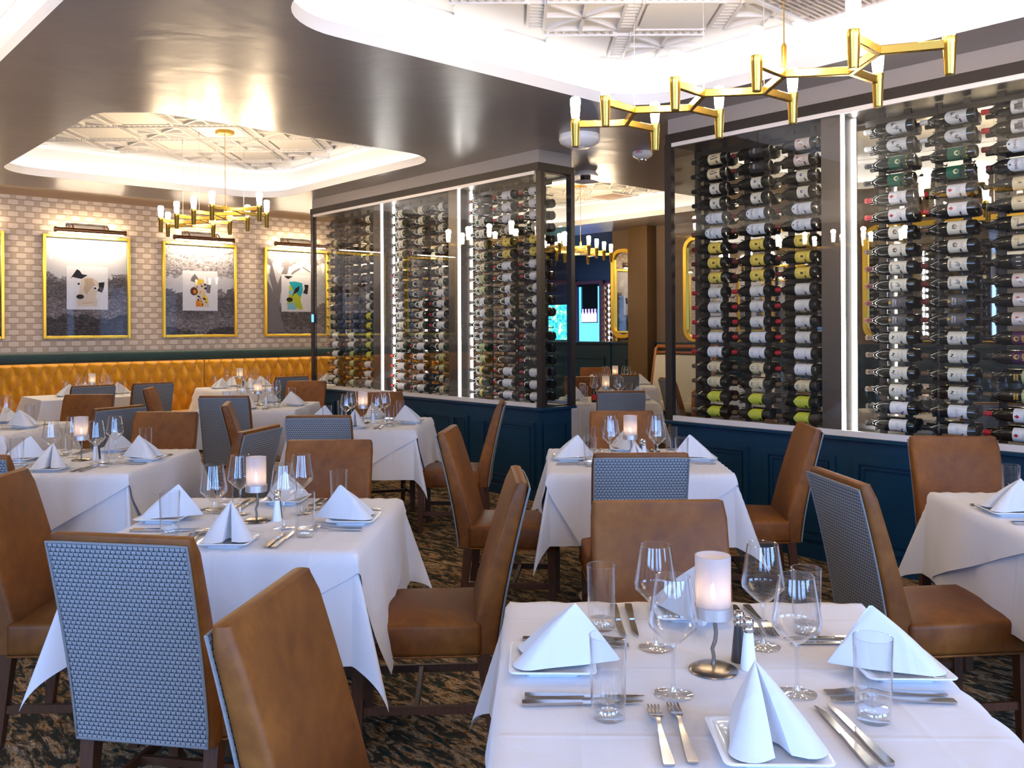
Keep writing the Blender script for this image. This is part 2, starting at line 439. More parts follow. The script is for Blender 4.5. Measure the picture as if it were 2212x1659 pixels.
for ci, (x0, x1, y0, y1) in enumerate(COFFERS):
    lip = rrect(x0, x1, y0, y1, 0.42, 10); back = rrect(x0 - 0.13, x1 + 0.13, y0 - 0.13, y1 + 0.13, 0.55, 10)
    inn = rrect(x0 - 0.025, x1 + 0.025, y0 - 0.025, y1 + 0.025, 0.445, 10)
    mb = MB(); ring_strip(mb, lip, lip, ZC, ZC + 0.075); ring_strip(mb, lip, inn, ZC + 0.075, ZC + 0.075); ring_strip(mb, inn, inn, ZC + 0.075, ZC + 0.03)
    ring_strip(mb, inn, back, ZC + 0.03, ZC + 0.03); ring_strip(mb, back, back, ZC + 0.03, ZR)
    mold = rrect(x0 - 0.10, x1 + 0.10, y0 - 0.10, y1 + 0.10, 0.52, 10); mold2 = rrect(x0 - 0.06, x1 + 0.06, y0 - 0.06, y1 + 0.06, 0.48, 10)
    ring_strip(mb, back, mold, ZR - 0.035, ZR - 0.035); ring_strip(mb, mold, mold2, ZR - 0.035, ZR - 0.012); ring_strip(mb, mold2, mold2, ZR - 0.012, ZR)
    cv = struct('ceiling', mb, 'white_paint')
    m2 = MB().prism(back, ZR, ZR + 0.04); ob('raised_ceiling', m2.mesh('raised_ceiling', 'white_paint', 0), cv)
    led = rrect(x0 - 0.045, x1 + 0.045, y0 - 0.045, y1 + 0.045, 0.465, 10); led2 = rrect(x0 - 0.075, x1 + 0.075, y0 - 0.075, y1 + 0.075, 0.495, 10)
    m3 = MB(); ring_strip(m3, led, led2, ZC + 0.04, ZC + 0.04); ob('cove_light_strip', m3.mesh('cove_light_strip', 'cove_led', 0), cv)
    if ci in (0, 4): continue
    cx, cyy = (x0 + x1) / 2, (y0 + y1) / 2
    ca, sa = math.cos(-YAW), math.sin(-YAW)
    def inside(x, y, m): return x0 + m < x < x1 - m and y0 + m < y < y1 - m
    for i in range(-6, 7):
        for j in range(-6, 7):
            def pos(a, b): return (cx + 0.09 + (a * ca - b * sa) * PITCH, cyy + (a * sa + b * ca) * PITCH)
            p = pos(i, j)
            if inside(*p, -0.02):
                ob('star_rib' if (i + j) % 2 else 'ceiling_panel', STAR if (i + j) % 2 else TILE, cv, (*p, ZR), -YAW)
            p = pos(i + 0.5, j)
            if inside(*p, 0.06): ob('ladder_strip', LAD, cv, (*p, ZR), -YAW + PI / 2)
            p = pos(i, j + 0.5)
            if inside(*p, 0.06): ob('ladder_strip', LAD, cv, (*p, ZR), -YAW)

# walls
struct('wall_back', MB().box(-4, 10.55, 11.4, 11.52, 0, 3.1), 'wallpaper')
def wall_open(name, x0, x1, z1, holes, T):        # a wall in local XZ with window openings
    mb = MB(); xs = sorted({x0, x1, *[h[0] for h in holes], *[h[1] for h in holes]})
    for a, b in zip(xs, xs[1:]):
        hs = [h for h in holes if h[0] <= a and b <= h[1]]
        if hs: mb.box(a, b, 0, 0.12, 0, hs[0][2], T=T); mb.box(a, b, 0, 0.12, hs[0][3], z1, T=T)
        else: mb.box(a, b, 0, 0.12, 0, z1, T=T)
    struct(name, mb, 'wall_grey')
    for k, h in enumerate(holes):
        f = MB()
        for a, b, c, d in ((h[0], h[0] + .06, h[2], h[3]), (h[1] - .06, h[1], h[2], h[3]), (h[0] + .06, h[1] - .06, h[2], h[2] + .06), (h[0] + .06, h[1] - .06, h[3] - .06, h[3]),
                           ((h[0] + h[1]) / 2 - .025, (h[0] + h[1]) / 2 + .025, h[2] + .06, h[3] - .06)): f.box(a, b, 0.02, 0.09, c, d, T=T)
        wo = struct('window_%d' % (k + 1 + (3 if name == 'wall_left' else 0)), f, 'black_metal')
        ob('pane', MB().box(h[0] + .06, h[1] - .06, 0.05, 0.056, h[2] + .06, h[3] - .06, T=T).mesh('pane', 'pane_glass', 0), wo)
wall_open('wall_front', -4, 15.5, 3.1, [(-3.3 + 2.5 * k, -1.5 + 2.5 * k, 0.75, 2.75) for k in range(3)], TRS((0, -3.12, 0)))
wall_open('wall_left', -3, 11.4, 3.1, [(-1.85 + 2.6 * k, 0.05 + 2.6 * k, 0.75, 2.75) for k in range(2)], TRS((-4, 0, 0), PI / 2))
mb = MB().box(10.5, 10.62, -3, 9.28, 0, 3.1)
struct('wall_right', mb, 'brown_paint')
struct('wall_right', MB().box(15.5, 15.62, -3, 11.4, 0, 3.1), 'brown_paint')
# teal wainscot of the back room, low wall across the bar opening
mb = MB().box(10.46, 10.5, -3, 9.28, 0, 1.24).box(10.43, 10.5, -3, 9.28, 1.24, 1.27)
for k in range(9):
    y = -2.0 + k * 1.25
    for a, b, c, d in ((y, y + 1.0, .25, .28), (y, y + 1.0, 1.0, 1.03), (y, y + .03, .28, 1.0), (y + .97, y + 1.0, .28, 1.0)): mb.box(10.445, 10.47, a, b, c, d)
struct('trim_2', mb, 'teal_paint')
mb = MB().box(10.44, 10.6, 9.28, 11.4, 0, 1.24).box(10.40, 10.64, 9.28, 11.4, 1.24, 1.27)
for a, b, c, d in ((9.4, 10.6, .25, .28), (9.4, 10.6, 1.0, 1.03), (9.4, 9.43, .28, 1.0), (10.57, 10.6, .28, 1.0)): mb.box(10.42, 10.45, a, b, c, d)
struct('wall_low', mb, 'teal_paint')
struct('column', MB().rbox(10.28, 10.52, 8.40, 8.78, 0, 3.02, 0.008), 'oak_wood')
# bulkhead over the two wine racks
RU0, RU1 = 5.20, 5.615
struct('trim_3', MB().box(RU0 + .005, RU1 - .005, 5.43, 9.30, 2.905, ZC), 'grey_gloss_paint')
struct('trim_4', MB().box(RU0 + .005, RU1 - .005, 0.30, 4.05, 2.905, ZC), 'grey_gloss_paint')

# ------------------------------------------------------------------ ceiling fittings
def dome(name, label, cat, loc, r, h, extra=None):
    t = thing(name, label, cat, loc)
    ob('body', MB().lathe([(r * .97, 0), (r, -h * .35), (r * .93, -h * .62), (r * .62, -h * .9), (r * .5, -h), (0.001, -h)], 32).mesh('body', 'white_plastic', 50), t)
    return t
d = dome('dome_speaker', 'large white shallow dome hanging under the grey ceiling by the rack corner', 'speaker', (5.08, 4.83, ZC), 0.165, 0.10)
ob('cap', MB().lathe([(0.055, -.099), (0.05, -.106), (0.001, -.107)], 20).mesh('cap', 'track_metal'), d)
d = dome('fire_alarm', 'small white fire alarm with red lettering and clear strobe lens', 'alarm', (5.98, 4.93, ZC), 0.088, 0.062)
ob('strobe_lens', MB().lathe([(0.034, -.060), (0.036, -.075), (0.025, -.092), (0.001, -.095)], 16).mesh('strobe_lens', 'chrome'), d)
vs, fs = text_mesh('FIRE', 0.034, 0, True)
ang0 = math.atan2(-4.93, -5.98)
mb = MB()
for f_ in fs: pass
vs2 = []
for x, y, z in vs:
    a = ang0 - 0.35 + x / 0.0885; vs2.append((0.0892 * math.cos(a), 0.0892 * math.sin(a), -0.016 + y))
mb.add(vs2, fs); ob('lettering', mb.mesh('lettering', 'red_print', 0), d)
d = thing('ceiling_diffuser', 'round white two-disc ceiling air diffuser beyond the rack end post', 'air vent', (6.32, 5.93, ZC))
ob('upper_disc', MB().lathe([(0.10, 0), (0.125, -.03), (0.12, -.045), (0.001, -.045)], 28).mesh('upper_disc', 'white_plastic'), d)
ob('neck', MB().lathe([(0.05, -.045), (0.05, -.09)], 16).mesh('neck', 'black_metal'), d)
ob('lower_disc', MB().lathe([(0.001, -.085), (0.10, -.09), (0.13, -.10), (0.10, -.115), (0.001, -.12)], 28).mesh('lower_disc', 'white_plastic'), d)
def louver(name, label, x0, x1, y0, y1):
    t = thing(name, label, 'air vent', ((x0 + x1) / 2, (y0 + y1) / 2, ZR))
    a, b = (x1 - x0) / 2, (y1 - y0) / 2
    mb = MB()
    for q in ((-a, a, -b, -b + .03), (-a, a, b - .03, b), (-a, -a + .03, -b + .03, b - .03), (a - .03, a, -b + .03, b - .03)): mb.box(*q, -0.05, 0)
    ob('frame', mb.mesh('frame', 'white_paint', 0), t)
    n = int((y1 - y0 - .06) / 0.035)
    sl = MB().box(-a + .03, a - .03, -.014, .014, -.004, .004).mesh('slat', 'vent_paint', 0)
    for k in range(n):
        o = ob('slat', sl, t, (0, -b + .03 + .0175 + k * .035, -0.035)); o.rotation_euler = (R(35), 0, 0)
louver('air_grille', 'tan louvred air grille in the raised ceiling above the near chandelier', 4.22, 4.90, 2.06, 2.76)
louver('air_grille', 'tan louvred air grille in the raised ceiling of the back room', 8.95, 9.5, 7.9, 8.45)

# ------------------------------------------------------------------ chandeliers
BAR = MB().rbox(-0.5, 0.5, -0.011, 0.011, -0.017, 0.017, 0.003, 1).mesh('arm', 'brass', 40)
HOLD = MB().lathe([(0.001, -0.112), (0.0165, -0.112), (0.0185, -0.108), (0.0235, 0.0), (0.0245, 0.002), (0.0245, 0.026), (0.021, 0.028), (0.001, 0.028)], 20).mesh('lamp_holder', 'brass', 40)
BULB = MB().lathe([(0.017, 0.026), (0.0215, 0.05), (0.026, 0.115), (0.0255, 0.128), (0.020, 0.136), (0.001, 0.138)], 16).mesh('bulb', 'bulb_glow', 60)
def chandelier(cx, cyy, z, rot, label, kcan, power, ztop=None):
    t = thing('chandelier', label, 'chandelier', (cx, cyy, z), rot, 'linear brass chandeliers')
    J = [((0.083 if k % 2 == 0 else -0.083), 0.6825 - 0.195 * k) for k in range(8)]
    ends = []; segs = []
    for k in range(7): segs.append((J[k], J[k + 1]))
    for k, (x, y) in enumerate(J):
        sx = 1 if x > 0 else -1
        e = (x + sx * 0.215, y - 0.01); ends.append(e); segs.append(((x, y), e))
    e0 = (J[0][0] - 0.165, J[0][1] + 0.19); e1 = (J[7][0] + 0.12, J[7][1] - 0.205)
    ends += [e0, e1]; segs += [(J[0], e0), (J[7], e1)]
    for a, b in segs:
        L = math.hypot(b[0] - a[0], b[1] - a[1])
        o = ob('arm', BAR, t, ((a[0] + b[0]) / 2, (a[1] + b[1]) / 2, 0), math.atan2(b[1] - a[1], b[0] - a[0])); o.scale = (L + 0.012, 1, 1)
    for x, y in ends:
        h = ob('lamp_holder', HOLD, t, (x, y, 0)); ob('bulb', BULB, h)
        p = Matrix.Rotation(rot, 4, 'Z') @ Vector((x, y, 0))
        pl = point('bulb_light', (0, 0, 0.16), power, WARM, 0.03); pl.parent = h
    top = (ztop or ZR) - z
    for k, (x, y) in enumerate((J[1], J[3], J[4], J[6])):
        ob('cable', MB().tube([(x, y, 0), (x, y, top)], 0.0016, 5).tube([(x, y, top - .07), (x, y, top)], 0.005, 6).mesh('cable', 'brushed_steel', 0), t)
    x, y = J[kcan]
    ob('stem', MB().lathe([(0.011, 0), (0.011, .11), (0.006, .12), (0.0025, .125), (0.0025, top)], 10, T=TRS((x, y, 0))).mesh('stem', 'brass'), t)
    ob('canopy', MB().prism([(x + .085 * math.cos(R(60 * q + 30)), y + .085 * math.sin(R(60 * q + 30))) for q in range(6)], top - .055, top - 0.001).mesh('canopy', 'brass', 0), t)
chandelier(3.275, 2.19, 2.507, 0, 'long brass zigzag chandelier in front of the wine bottles', 5, E_BULB)
chandelier(3.41, 7.95, 2.53, 0, 'brass zigzag chandelier hanging before the picture wall', 4, E_BULB)
chandelier(8.35, 8.0, 2.50, R(-62), 'brass zigzag chandelier hanging in the back room past the rack', 4, E_BULB)
chandelier(8.1, 2.7, 2.50, 0, 'brass zigzag chandelier seen in the glass behind the bottles', 4, E_BULB)

chandelier(-.25, 5.6, 2.52, 0, 'brass zigzag chandelier added unseen in the side coffer for extra light', 4, E_BULB)  # added out of view to brighten the room, as are the next two
chandelier(3.3, -1.3, 2.45, 0, 'brass zigzag chandelier added unseen by the windows behind the viewer for extra light', 4, E_BULB * 1.2, ZC)  # extra lamp behind the camera, put in for warm room light
chandelier(-.6, -.6, 2.45, 0, 'brass zigzag chandelier added unseen behind the viewer to brighten the room', 4, E_BULB * 1.2, ZC)  # another added lamp behind the camera, there only for its light

# ------------------------------------------------------------------ picture wall
def pane_poly(mb, pts, y, mi): mb.add([(x, y, z) for x, z in pts], [tuple(range(len(pts)))], mi)
def landscape(name, seed, horizon, treetop):
    t = NT(name); v = t.coord(); x, y, z = t._sep(v)
    mp = t.n('ShaderNodeMapping'); t.lk(v, mp.inputs[0]); mp.inputs['Location'].default_value = (seed, seed * 1.7, seed * .6); q = mp.outputs[0]
    n1 = t.noise(q, 3.2, 5, 0.62, 0.6); n2 = t.noise(t.scale(q, (1, 1, 2.2)), 16.0, 6, 0.75, 1.4); n3 = t.noise(q, 55.0, 3, 0.7, 1.0)
    def ridge(amp, sc, h0, lift):
        return t.math('MULTIPLY_ADD', t.noise(q, sc, 6, 0.66, 0.5), amp, t.math('MULTIPLY_ADD', t.math('ABSOLUTE', x), lift, h0 - amp * .5))
    tex = t.math('MULTIPLY_ADD', n2, 0.75, t.math('MULTIPLY', n3, 0.35))
    sky = t.mix(t.noise(q, 2.0, 2), (0.50, 0.49, 0.51), (0.62, 0.61, 0.62))
    c = sky
    for amp, sc, h0, lift, k in ((.5, 2.4, horizon + .06, .10, 3.0), (.6, 3.4, horizon - .03, .34, 1.5), (.5, 5.0, horizon - .24, .12, 2.2), (.45, 4.0, horizon - .42, .10, .75)):
        lcol = t.ramp(tex, [(0.38, (0.014 * k, 0.011 * k, 0.013 * k)), (0.50, (0.05 * k, 0.044 * k, 0.046 * k)), (0.60, (0.10 * k, 0.09 * k, 0.092 * k)), (0.72, (min(.6, 0.22 * k), min(.58, 0.20 * k), min(.58, 0.205 * k)))])
        c = t.mix(t.math('GREATER_THAN', ridge(amp, sc, h0, lift), z), c, lcol)
    if treetop is not None:
        n4 = t.noise(q, 4.5, 5, 0.7, 0.8)
        leaf = t.math('GREATER_THAN', t.math('ADD', z, t.math('MULTIPLY', n4, 0.5)), treetop)
        c = t.mix(leaf, c, t.ramp(t.math('MULTIPLY_ADD', n2, 0.8, t.math('MULTIPLY', n3, 0.3)), [(0.42, (0.05, 0.04, 0.045)), (0.55, (0.30, 0.27, 0.28)), (0.66, (0.62, 0.60, 0.61))]))
    t.base(c); t.set(rough=0.6, spec=0.2); M[name] = t.m
landscape('hill_print', 1.3, 0.05, None); landscape('forest_print', 4.1, -0.12, 0.42); landscape('tree_print', 8.6, -0.28, 0.68)
for nm, c in (('print_white', (0.72, 0.71, 0.73)), ('print_black', (0.02, 0.018, 0.022)), ('print_tan', (0.50, 0.38, 0.26)), ('print_cream', (0.66, 0.56, 0.46)), ('print_orange', (0.70, 0.20, 0.02)),
              ('print_yellow', (0.80, 0.55, 0.05)), ('print_brown', (0.11, 0.05, 0.03)), ('print_teal', (0.02, 0.36, 0.46)), ('print_lime', (0.45, 0.52, 0.04)), ('print_skyblue', (0.20, 0.50, 0.66)), ('print_grey', (0.19, 0.17, 0.175))):
    plain(nm, c, 0.6, spec=0.2, var=0.12, sc=30)
PM = ['print_white', 'print_black', 'print_tan', 'print_cream', 'print_orange', 'print_yellow', 'print_brown', 'print_teal', 'print_lime', 'print_skyblue', 'print_grey']
def ell(cx, cz, a, b, n=18, rot=0):
    return [(cx + a * math.cos(2 * PI * k / n) * math.cos(rot) - b * math.sin(2 * PI * k / n) * math.sin(rot), cz + a * math.cos(2 * PI * k / n) * math.sin(rot) + b * math.sin(2 * PI * k / n) * math.cos(rot)) for k in range(n)]
HEAD1 = [(-.09, -.19), (-.10, -.13), (-.085, -.07), (-.07, .00), (-.075, .07), (-.05, .11), (.00, .135), (.06, .12), (.10, .08), (.105, .02), (.085, -.04), (.075, -.09), (.09, -.14), (.085, -.19)]
HEAD2 = [(-.05, -.19), (-.055, -.10), (-.04, -.06), (-.09, -.05), (-.115, -.01), (-.10, .03), (-.07, .05), (-.065, .10), (-.02, .14), (.03, .13), (.06, .09), (.07, .02), (.06, -.03), (.08, -.09), (.10, -.19)]
def picture(u, label, printmat, art, glabel):
    t = thing('framed_picture', label, 'picture', (u, 11.395, 2.013), 0, 'framed pictures on the patterned wall')
    W, H = 0.4975, 0.62; f = MB()
    for a, b, c, d in ((-W, -W + .035, -H, H), (W - .035, W, -H, H), (-W + .035, W - .035, -H, -H + .035), (-W + .035, W - .035, H - .035, H)):
        f.rbox(a, b, -.055, 0, c, d, .004, 1)
    ob('frame', f.mesh('frame', 'gold_frame'), t)
    pr = ob('print', MB().box(-W + .03, W - .03, -.022, -.004, -H + .03, H - .03).mesh('print', printmat, 0), t)
    mb = MB(); y = -.0255
    if art: mb.box(-.235, .235, -.0245, -.022, -.27, .255, 0)
    if art == 1:
        pane_poly(mb, [(x * 1.25, z * 1.1 - .02) for x, z in HEAD1], y, 3)
        pane_poly(mb, [(-.07, .10), (-.17, .12), (-.195, .10), (-.15, .17), (-.12, .215), (-.09, .20), (-.06, .155), (.0, .15), (-.04, .12)], y - .0006, 1)
        pane_poly(mb, [(.125, .06), (.195, .07), (.185, -.01), (.165, -.06), (.11, -.04), (.13, .0)], y - .0006, 1)
        pane_poly(mb, [(-.04, .10), (.05, .11), (.09, .02), (.03, -.02), (-.01, -.09), (-.05, -.03), (-.03, .04)], y - .0004, 2)
        for e, m in ((ell(-.10, .045, .028, .026), 0), (ell(.085, -.005, .03, .024), 0), (ell(-.10, .04, .012, .012), 1), (ell(.085, -.01, .014, .012), 1), (ell(-.085, -.115, .044, .028), 1)): pane_poly(mb, e, y - .001, m)
        pane_poly(mb, [(-.06, -.19), (.06, -.175), (.07, -.185), (-.05, -.20)], y - .001, 2)
    if art == 2:
        pane_poly(mb, [(x * 1.15, z * 1.15) for x, z in HEAD2], y, 3)
        pane_poly(mb, [(-.07, .10), (-.13, .12), (-.12, .16), (-.075, .215), (-.03, .16), (-.03, .13)], y - .0006, 10)
        pane_poly(mb, [(.08, .08), (.145, .07), (.13, -.04), (.08, -.03)], y - .0006, 10)
        pane_poly(mb, [(-.06, .10), (-.02, .15), (.05, .13), (.03, .09), (-.04, .07)], y - .0004, 5)
        pane_poly(mb, [(-.06, -.215), (-.06, -.14), (.02, -.13), (.04, -.215)], y - .0004, 4)
        pane_poly(mb, [(.05, -.05), (.10, -.10), (.115, -.21), (.07, -.14), (.03, -.08)], y - .0004, 5)
        pane_poly(mb, ell(-.085, -.015, .05, .055), y - .0006, 6); pane_poly(mb, ell(-.075, -.02, .022, .026), y - .0009, 4)
        for k in range(26):
            a = random.uniform(-.045, .08); b = random.uniform(-.20, .09)
            pane_poly(mb, ell(a, b, random.uniform(.007, .02), random.uniform(.007, .018), 8), y - .0012 - .00002 * k, random.choice((1, 6, 4, 1, 5, 3)))
    if art == 3:
        pane_poly(mb, [(x * 1.2 - .03, z * 1.15) for x, z in HEAD1], y, 8)
        pane_poly(mb, [(-.12, .15), (-.02, .16), (.09, .14), (.10, .03), (.06, -.06), (.0, -.01), (-.05, .03), (-.09, .10)], y - .0003, 7)
        pane_poly(mb, [(-.13, .02), (-.06, .04), (-.05, -.04), (-.12, -.02)], y - .0006, 9)
        pane_poly(mb, [(-.04, -.02), (.03, .02), (.05, .10), (-.02, .06), (-.08, -.07)], y - .0008, 1)
        pane_poly(mb, ell(-.11, -.10, .05, .032), y - .001, 1); pane_poly(mb, [(.12, .12), (.19, .115), (.17, -.02), (.10, .0), (.13, .06)], y - .001, 1)
        pane_poly(mb, [(-.20, .235), (-.06, .235), (-.13, .19)], y - .001, 1)
        pane_poly(mb, [(-.15, -.24), (-.13, -.16), (-.05, -.13), (.0, -.24)], y - .0012, 9); pane_poly(mb, [(.02, -.235), (.0, -.15), (.06, -.12), (.10, -.235)], y - .0012, 8)
        mb2 = MB(); yy = -.0232
        pane_poly(mb2, [(-.46, -.55), (-.45, -.1), (-.46, .18), (-.40, .08), (-.36, .0), (-.44, .30), (-.45, .50), (-.38, .42), (-.31, .16), (-.29, .12), (-.20, .34), (-.17, .55), (-.11, .55), (-.10, .40), (-.18, .16), (-.25, -.02), (-.27, -.25), (-.18, -.55)][::1], yy, 0)
        for pts in ([(-.16, .20), (-.03, .30), (.10, .37), (.22, .30), (.34, .26)], [(-.13, .36), (.02, .47), (.2, .50), (.33, .57)]):
            r_ = [(x, z + .022 - .004 * i) for i, (x, z) in enumerate(pts)]; l_ = [(x, z - .022 + .004 * i) for i, (x, z) in enumerate(pts)]
            for i in range(len(pts) - 1): pane_poly(mb2, [l_[i], l_[i + 1], r_[i + 1], r_[i]], yy - .0002, 0)
        ob('painted_tree', mb2.mesh('painted_tree', 'print_grey', 0), pr)
    if art: ob('portrait', mb.mesh('portrait', PM, 0), pr)
    ob('pane', MB().box(-W + .035, W - .035, -.036, -.033, -H + .035, H - .035).mesh('pane', 'picture_pane', 0), t)
    l = thing('picture_light', glabel, 'picture light', (u, 11.395, 2.73), 0, 'picture lights')
    ob('back_plate', MB().rbox(-.235, .235, -.025, 0, -.035, .035, .006, 1).mesh('back_plate', 'dark_steel'), l)
    for s in (-1, 1):
        ob('bracket', MB().tube([(s * .20, -.02, 0), (s * .20, -.10, .03), (s * .20, -.16, .0), (s * .20, -.17, -.03)], .008, 6).mesh('bracket', 'bronze_metal'), l)
    ob('tube_shade', MB().tube([(-.40, -.17, -.05), (.40, -.17, -.05)], .028, 14).tube([(-.405, -.17, -.05), (-.385, -.17, -.05)], .033, 14).tube([(.385, -.17, -.05), (.405, -.17, -.05)], .033, 14).mesh('tube_shade', 'bronze_metal'), l)
    ob('light_strip', MB().box(-.37, .37, -.178, -.150, -.0835, -.0795).mesh('light_strip', 'picture_led', 0), l)
picture(1.92, 'framed picture cut by the edge of the view, first on the patterned wall', 'forest_print', 0, 'bronze picture light over the picture cut by the view edge')
picture(3.315, 'gold framed grey hill landscape with a tan and black dog portrait', 'hill_print', 1, 'bronze tube picture light over the tan dog picture')
picture(4.71, 'gold framed forest landscape with an orange spotted dog portrait', 'forest_print', 2, 'bronze tube picture light over the orange dog picture')
picture(6.11, 'gold framed grey tree landscape with a turquoise and lime dog portrait', 'tree_print', 3, 'bronze tube picture light over the turquoise dog picture')
picture(7.505, 'gold framed picture behind the rack glass, next after the turquoise dog', 'hill_print', 1, 'picture light behind the rack glass, next after the turquoise dog')
picture(8.90, 'gold framed picture behind the rack glass, second after the turquoise dog', 'forest_print', 2, 'picture light behind the rack glass, second after the turquoise dog')

# tufted banquette
def banquette(x0, x1, label):
    t = thing('banquette', label, 'banquette', ((x0 + x1) / 2, 11.39, 0)); L = x1 - x0; o0 = (x0 + x1) / 2
    p = 0.165; dz = 0.155; ztop = 1.065
    def h(a, b):
        x = x0 + .004 + (L - .008) * a; z = 0.44 + 0.66 * b
        P = x / p; Q = (ztop - z) / (2 * dz)
        if z > ztop: hh = abs(math.sin(PI * P)) ** 0.5 * 1.0 if True else 0
        else:
            hh = (abs(math.sin(PI * (P + Q))) * abs(math.sin(PI * (P - Q)))) ** 0.6
        e = min(1, (1 - b) / .05); e2 = min(1, min(a, 1 - a) * L / .03)
        return (x - o0, -0.085 - 0.085 * hh * (e ** .5) * (e2 ** .5) + 0.0, z)
    ob('tufted_back', MB().grid(int(L / .0138), 44, h).box(-L / 2 + .004, L / 2 - .004, -.10, 0, .30, 1.10).mesh('tufted_back', 'mustard_velvet', 80), t)
    bt = MB().lathe([(0.022, 0), (0.019, .009), (0.009, .014), (0.0005, .015)], 10, T=Matrix.Rotation(PI / 2, 4, 'X')).mesh('button', 'shaded_button_velvet')
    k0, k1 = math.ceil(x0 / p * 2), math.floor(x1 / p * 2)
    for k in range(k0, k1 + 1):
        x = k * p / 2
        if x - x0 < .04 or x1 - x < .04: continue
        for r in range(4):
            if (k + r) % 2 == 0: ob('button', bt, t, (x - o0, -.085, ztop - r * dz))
    ob('seat_cushion', MB().rbox(-L / 2 + .005, L / 2 - .005, -.60, -.09, .30, .465, .03, 3).mesh('seat_cushion', 'mustard_velvet'), t)
    ob('base', MB().box(-L / 2 + .005, L / 2 - .005, -.55, 0, 0, .30).mesh('base', 'dark_wood', 0), t)
banquette(0.4, 4.72, 'mustard yellow tufted velvet banquette, long section up to the seam')
banquette(4.725, 8.7, 'mustard yellow tufted velvet banquette section running behind the rack')
ob('banquette_rail', MB().rbox(-4.15, 4.15, -.075, 0, 1.10, 1.225, .03, 4).mesh('banquette_rail', 'green_velvet', 60), None, (4.55, 11.397, 0), 0,
   'padded dark green velvet rail along the top of the yellow banquette', 'rail')

# ------------------------------------------------------------------ wine racks
ORD = ['first', 'second', 'third', 'fourth', 'fifth', 'sixth', 'seventh', 'eighth', 'ninth', 'tenth', 'eleventh', 'twelfth', 'thirteenth', 'fourteenth', 'fifteenth', 'sixteenth', 'seventeenth', 'eighteenth']
UB = 5.335                          # axis of the front bottles
def cabinet(y0, y1, label, panels, name='wine_rack'):
    t = thing(name, label, 'wine rack', (RU0, (y0 + y1) / 2, 0)); o = (y0 + y1) / 2; L = (y1 - y0) / 2
    D = RU1 - RU0
    ob('cabinet', MB().box(0.012, D - .012, -L + .012, L - .012, 0, .78).box(0.0, D, -L, L, 0, .085).mesh('cabinet', 'navy_paint', 0), t)
    ob('countertop', MB().rbox(-.018, D + .018, -L - .03, L + .03, .78, .806, .004, 1).mesh('countertop', 'navy_paint'), t)
    for a, b in panels:
        a -= o; b -= o; m = MB(); X0, X1 = -.006, .013
        for (p, q, r, s) in ((a, b, .64, .675), (a, b, .12, .155), (a, a + .035, .155, .64), (b - .035, b, .155, .64)):
            m.box(X0, X1, p, q, r, s); 
        for (p, q, r, s) in ((a + .05, b - .05, .615, .628), (a + .05, b - .05, .167, .18), (a + .05, a + .063, .18, .615), (b - .063, b - .05, .18, .615)): m.box(X0 + .006, X1, p, q, r, s)
        ob('panel_molding', m.mesh('panel_molding', 'navy_paint', 0), t)
    # end panel facing the gap
    m = MB(); a, b = .05, D - .05; Y = -L if y0 > 5 else L
    for (p, q, r, s) in ((a, b, .64, .675), (a, b, .12, .155), (a, a + .035, .155, .64), (b - .035, b, .155, .64)): m.box(p, q, min(Y, Y * .998), max(Y, Y * .998), r, s)
    ob('panel_molding', m.mesh('panel_molding', 'navy_paint', 0), t)
    tr = MB().box(-.006, .016, -L + .04, L - .04, .806, .842).box(D - .016, D + .004, -L + .04, L - .04, .806, .842)
    ob('bottom_track', tr.mesh('bottom_track', 'track_metal', 0), t)
    ob('inner_floor', MB().box(.02, D - .02, -L + .02, L - .02, .806, .815).mesh('inner_floor', 'black_metal', 0), t)
    ob('top_beam', MB().box(-.014, D + .014, -L - .012, L + .012, 2.84, 2.907).mesh('top_beam', 'black_metal', 0), t)
    ob('inner_top', MB().box(.02, D - .02, -L + .02, L - .02, 2.822, 2.84).mesh('inner_top', 'dark_steel', 0), t)
    ob('top_track', MB().box(-.008, .014, -L + .04, L - .04, 2.812, 2.84).box(D - .014, D + .004, -L + .04, L - .04, 2.812, 2.84).mesh('top_track', 'track_metal', 0), t)
    for sy in (-1, 1):
        for xx in (0.0, D - .045):
            ob('corner_post', MB().box(xx, xx + .045, sy * L - .03, sy * L + .03, .806, 2.84).mesh('corner_post', 'black_metal', 0), t)
    return t, o
def divider(t, o, y):               # steel fin with a light line along both edges
    D = RU1 - RU0
    ob('divider', MB().box(.02, .24, y - o, y - o + .13, .815, 2.822).mesh('divider', 'dark_steel', 0), t)
    for xx in (.040, .190):
        ob('light_line', MB().box(xx, xx + .013, y - o - .012, y - o - .001, .82, 2.815).mesh('light_line', 'rack_led', 0), t)
def panes(t, o, cuts, ends):
    D = RU1 - RU0
    for xx in (.006, D - .010):
        for a, b in zip(cuts, cuts[1:]):
            ob('pane', MB().box(xx, xx + .007, a - o + .003, b - o - .003, .83, 2.825).mesh('pane', 'pane_glass', 0), t)
    for y in ends: ob('pane', MB().box(.05, D - .05, y - o - .004, y - o + .004, .81, 2.83).mesh('pane', 'pane_glass', 0), t)
def latches(t, o, ys):
    for y in ys: ob('door_latch', MB().rbox(-.012, .012, y - o - .045, y - o + .045, .846, .872, .003, 1).mesh('door_latch', 'bronze_metal'), t)

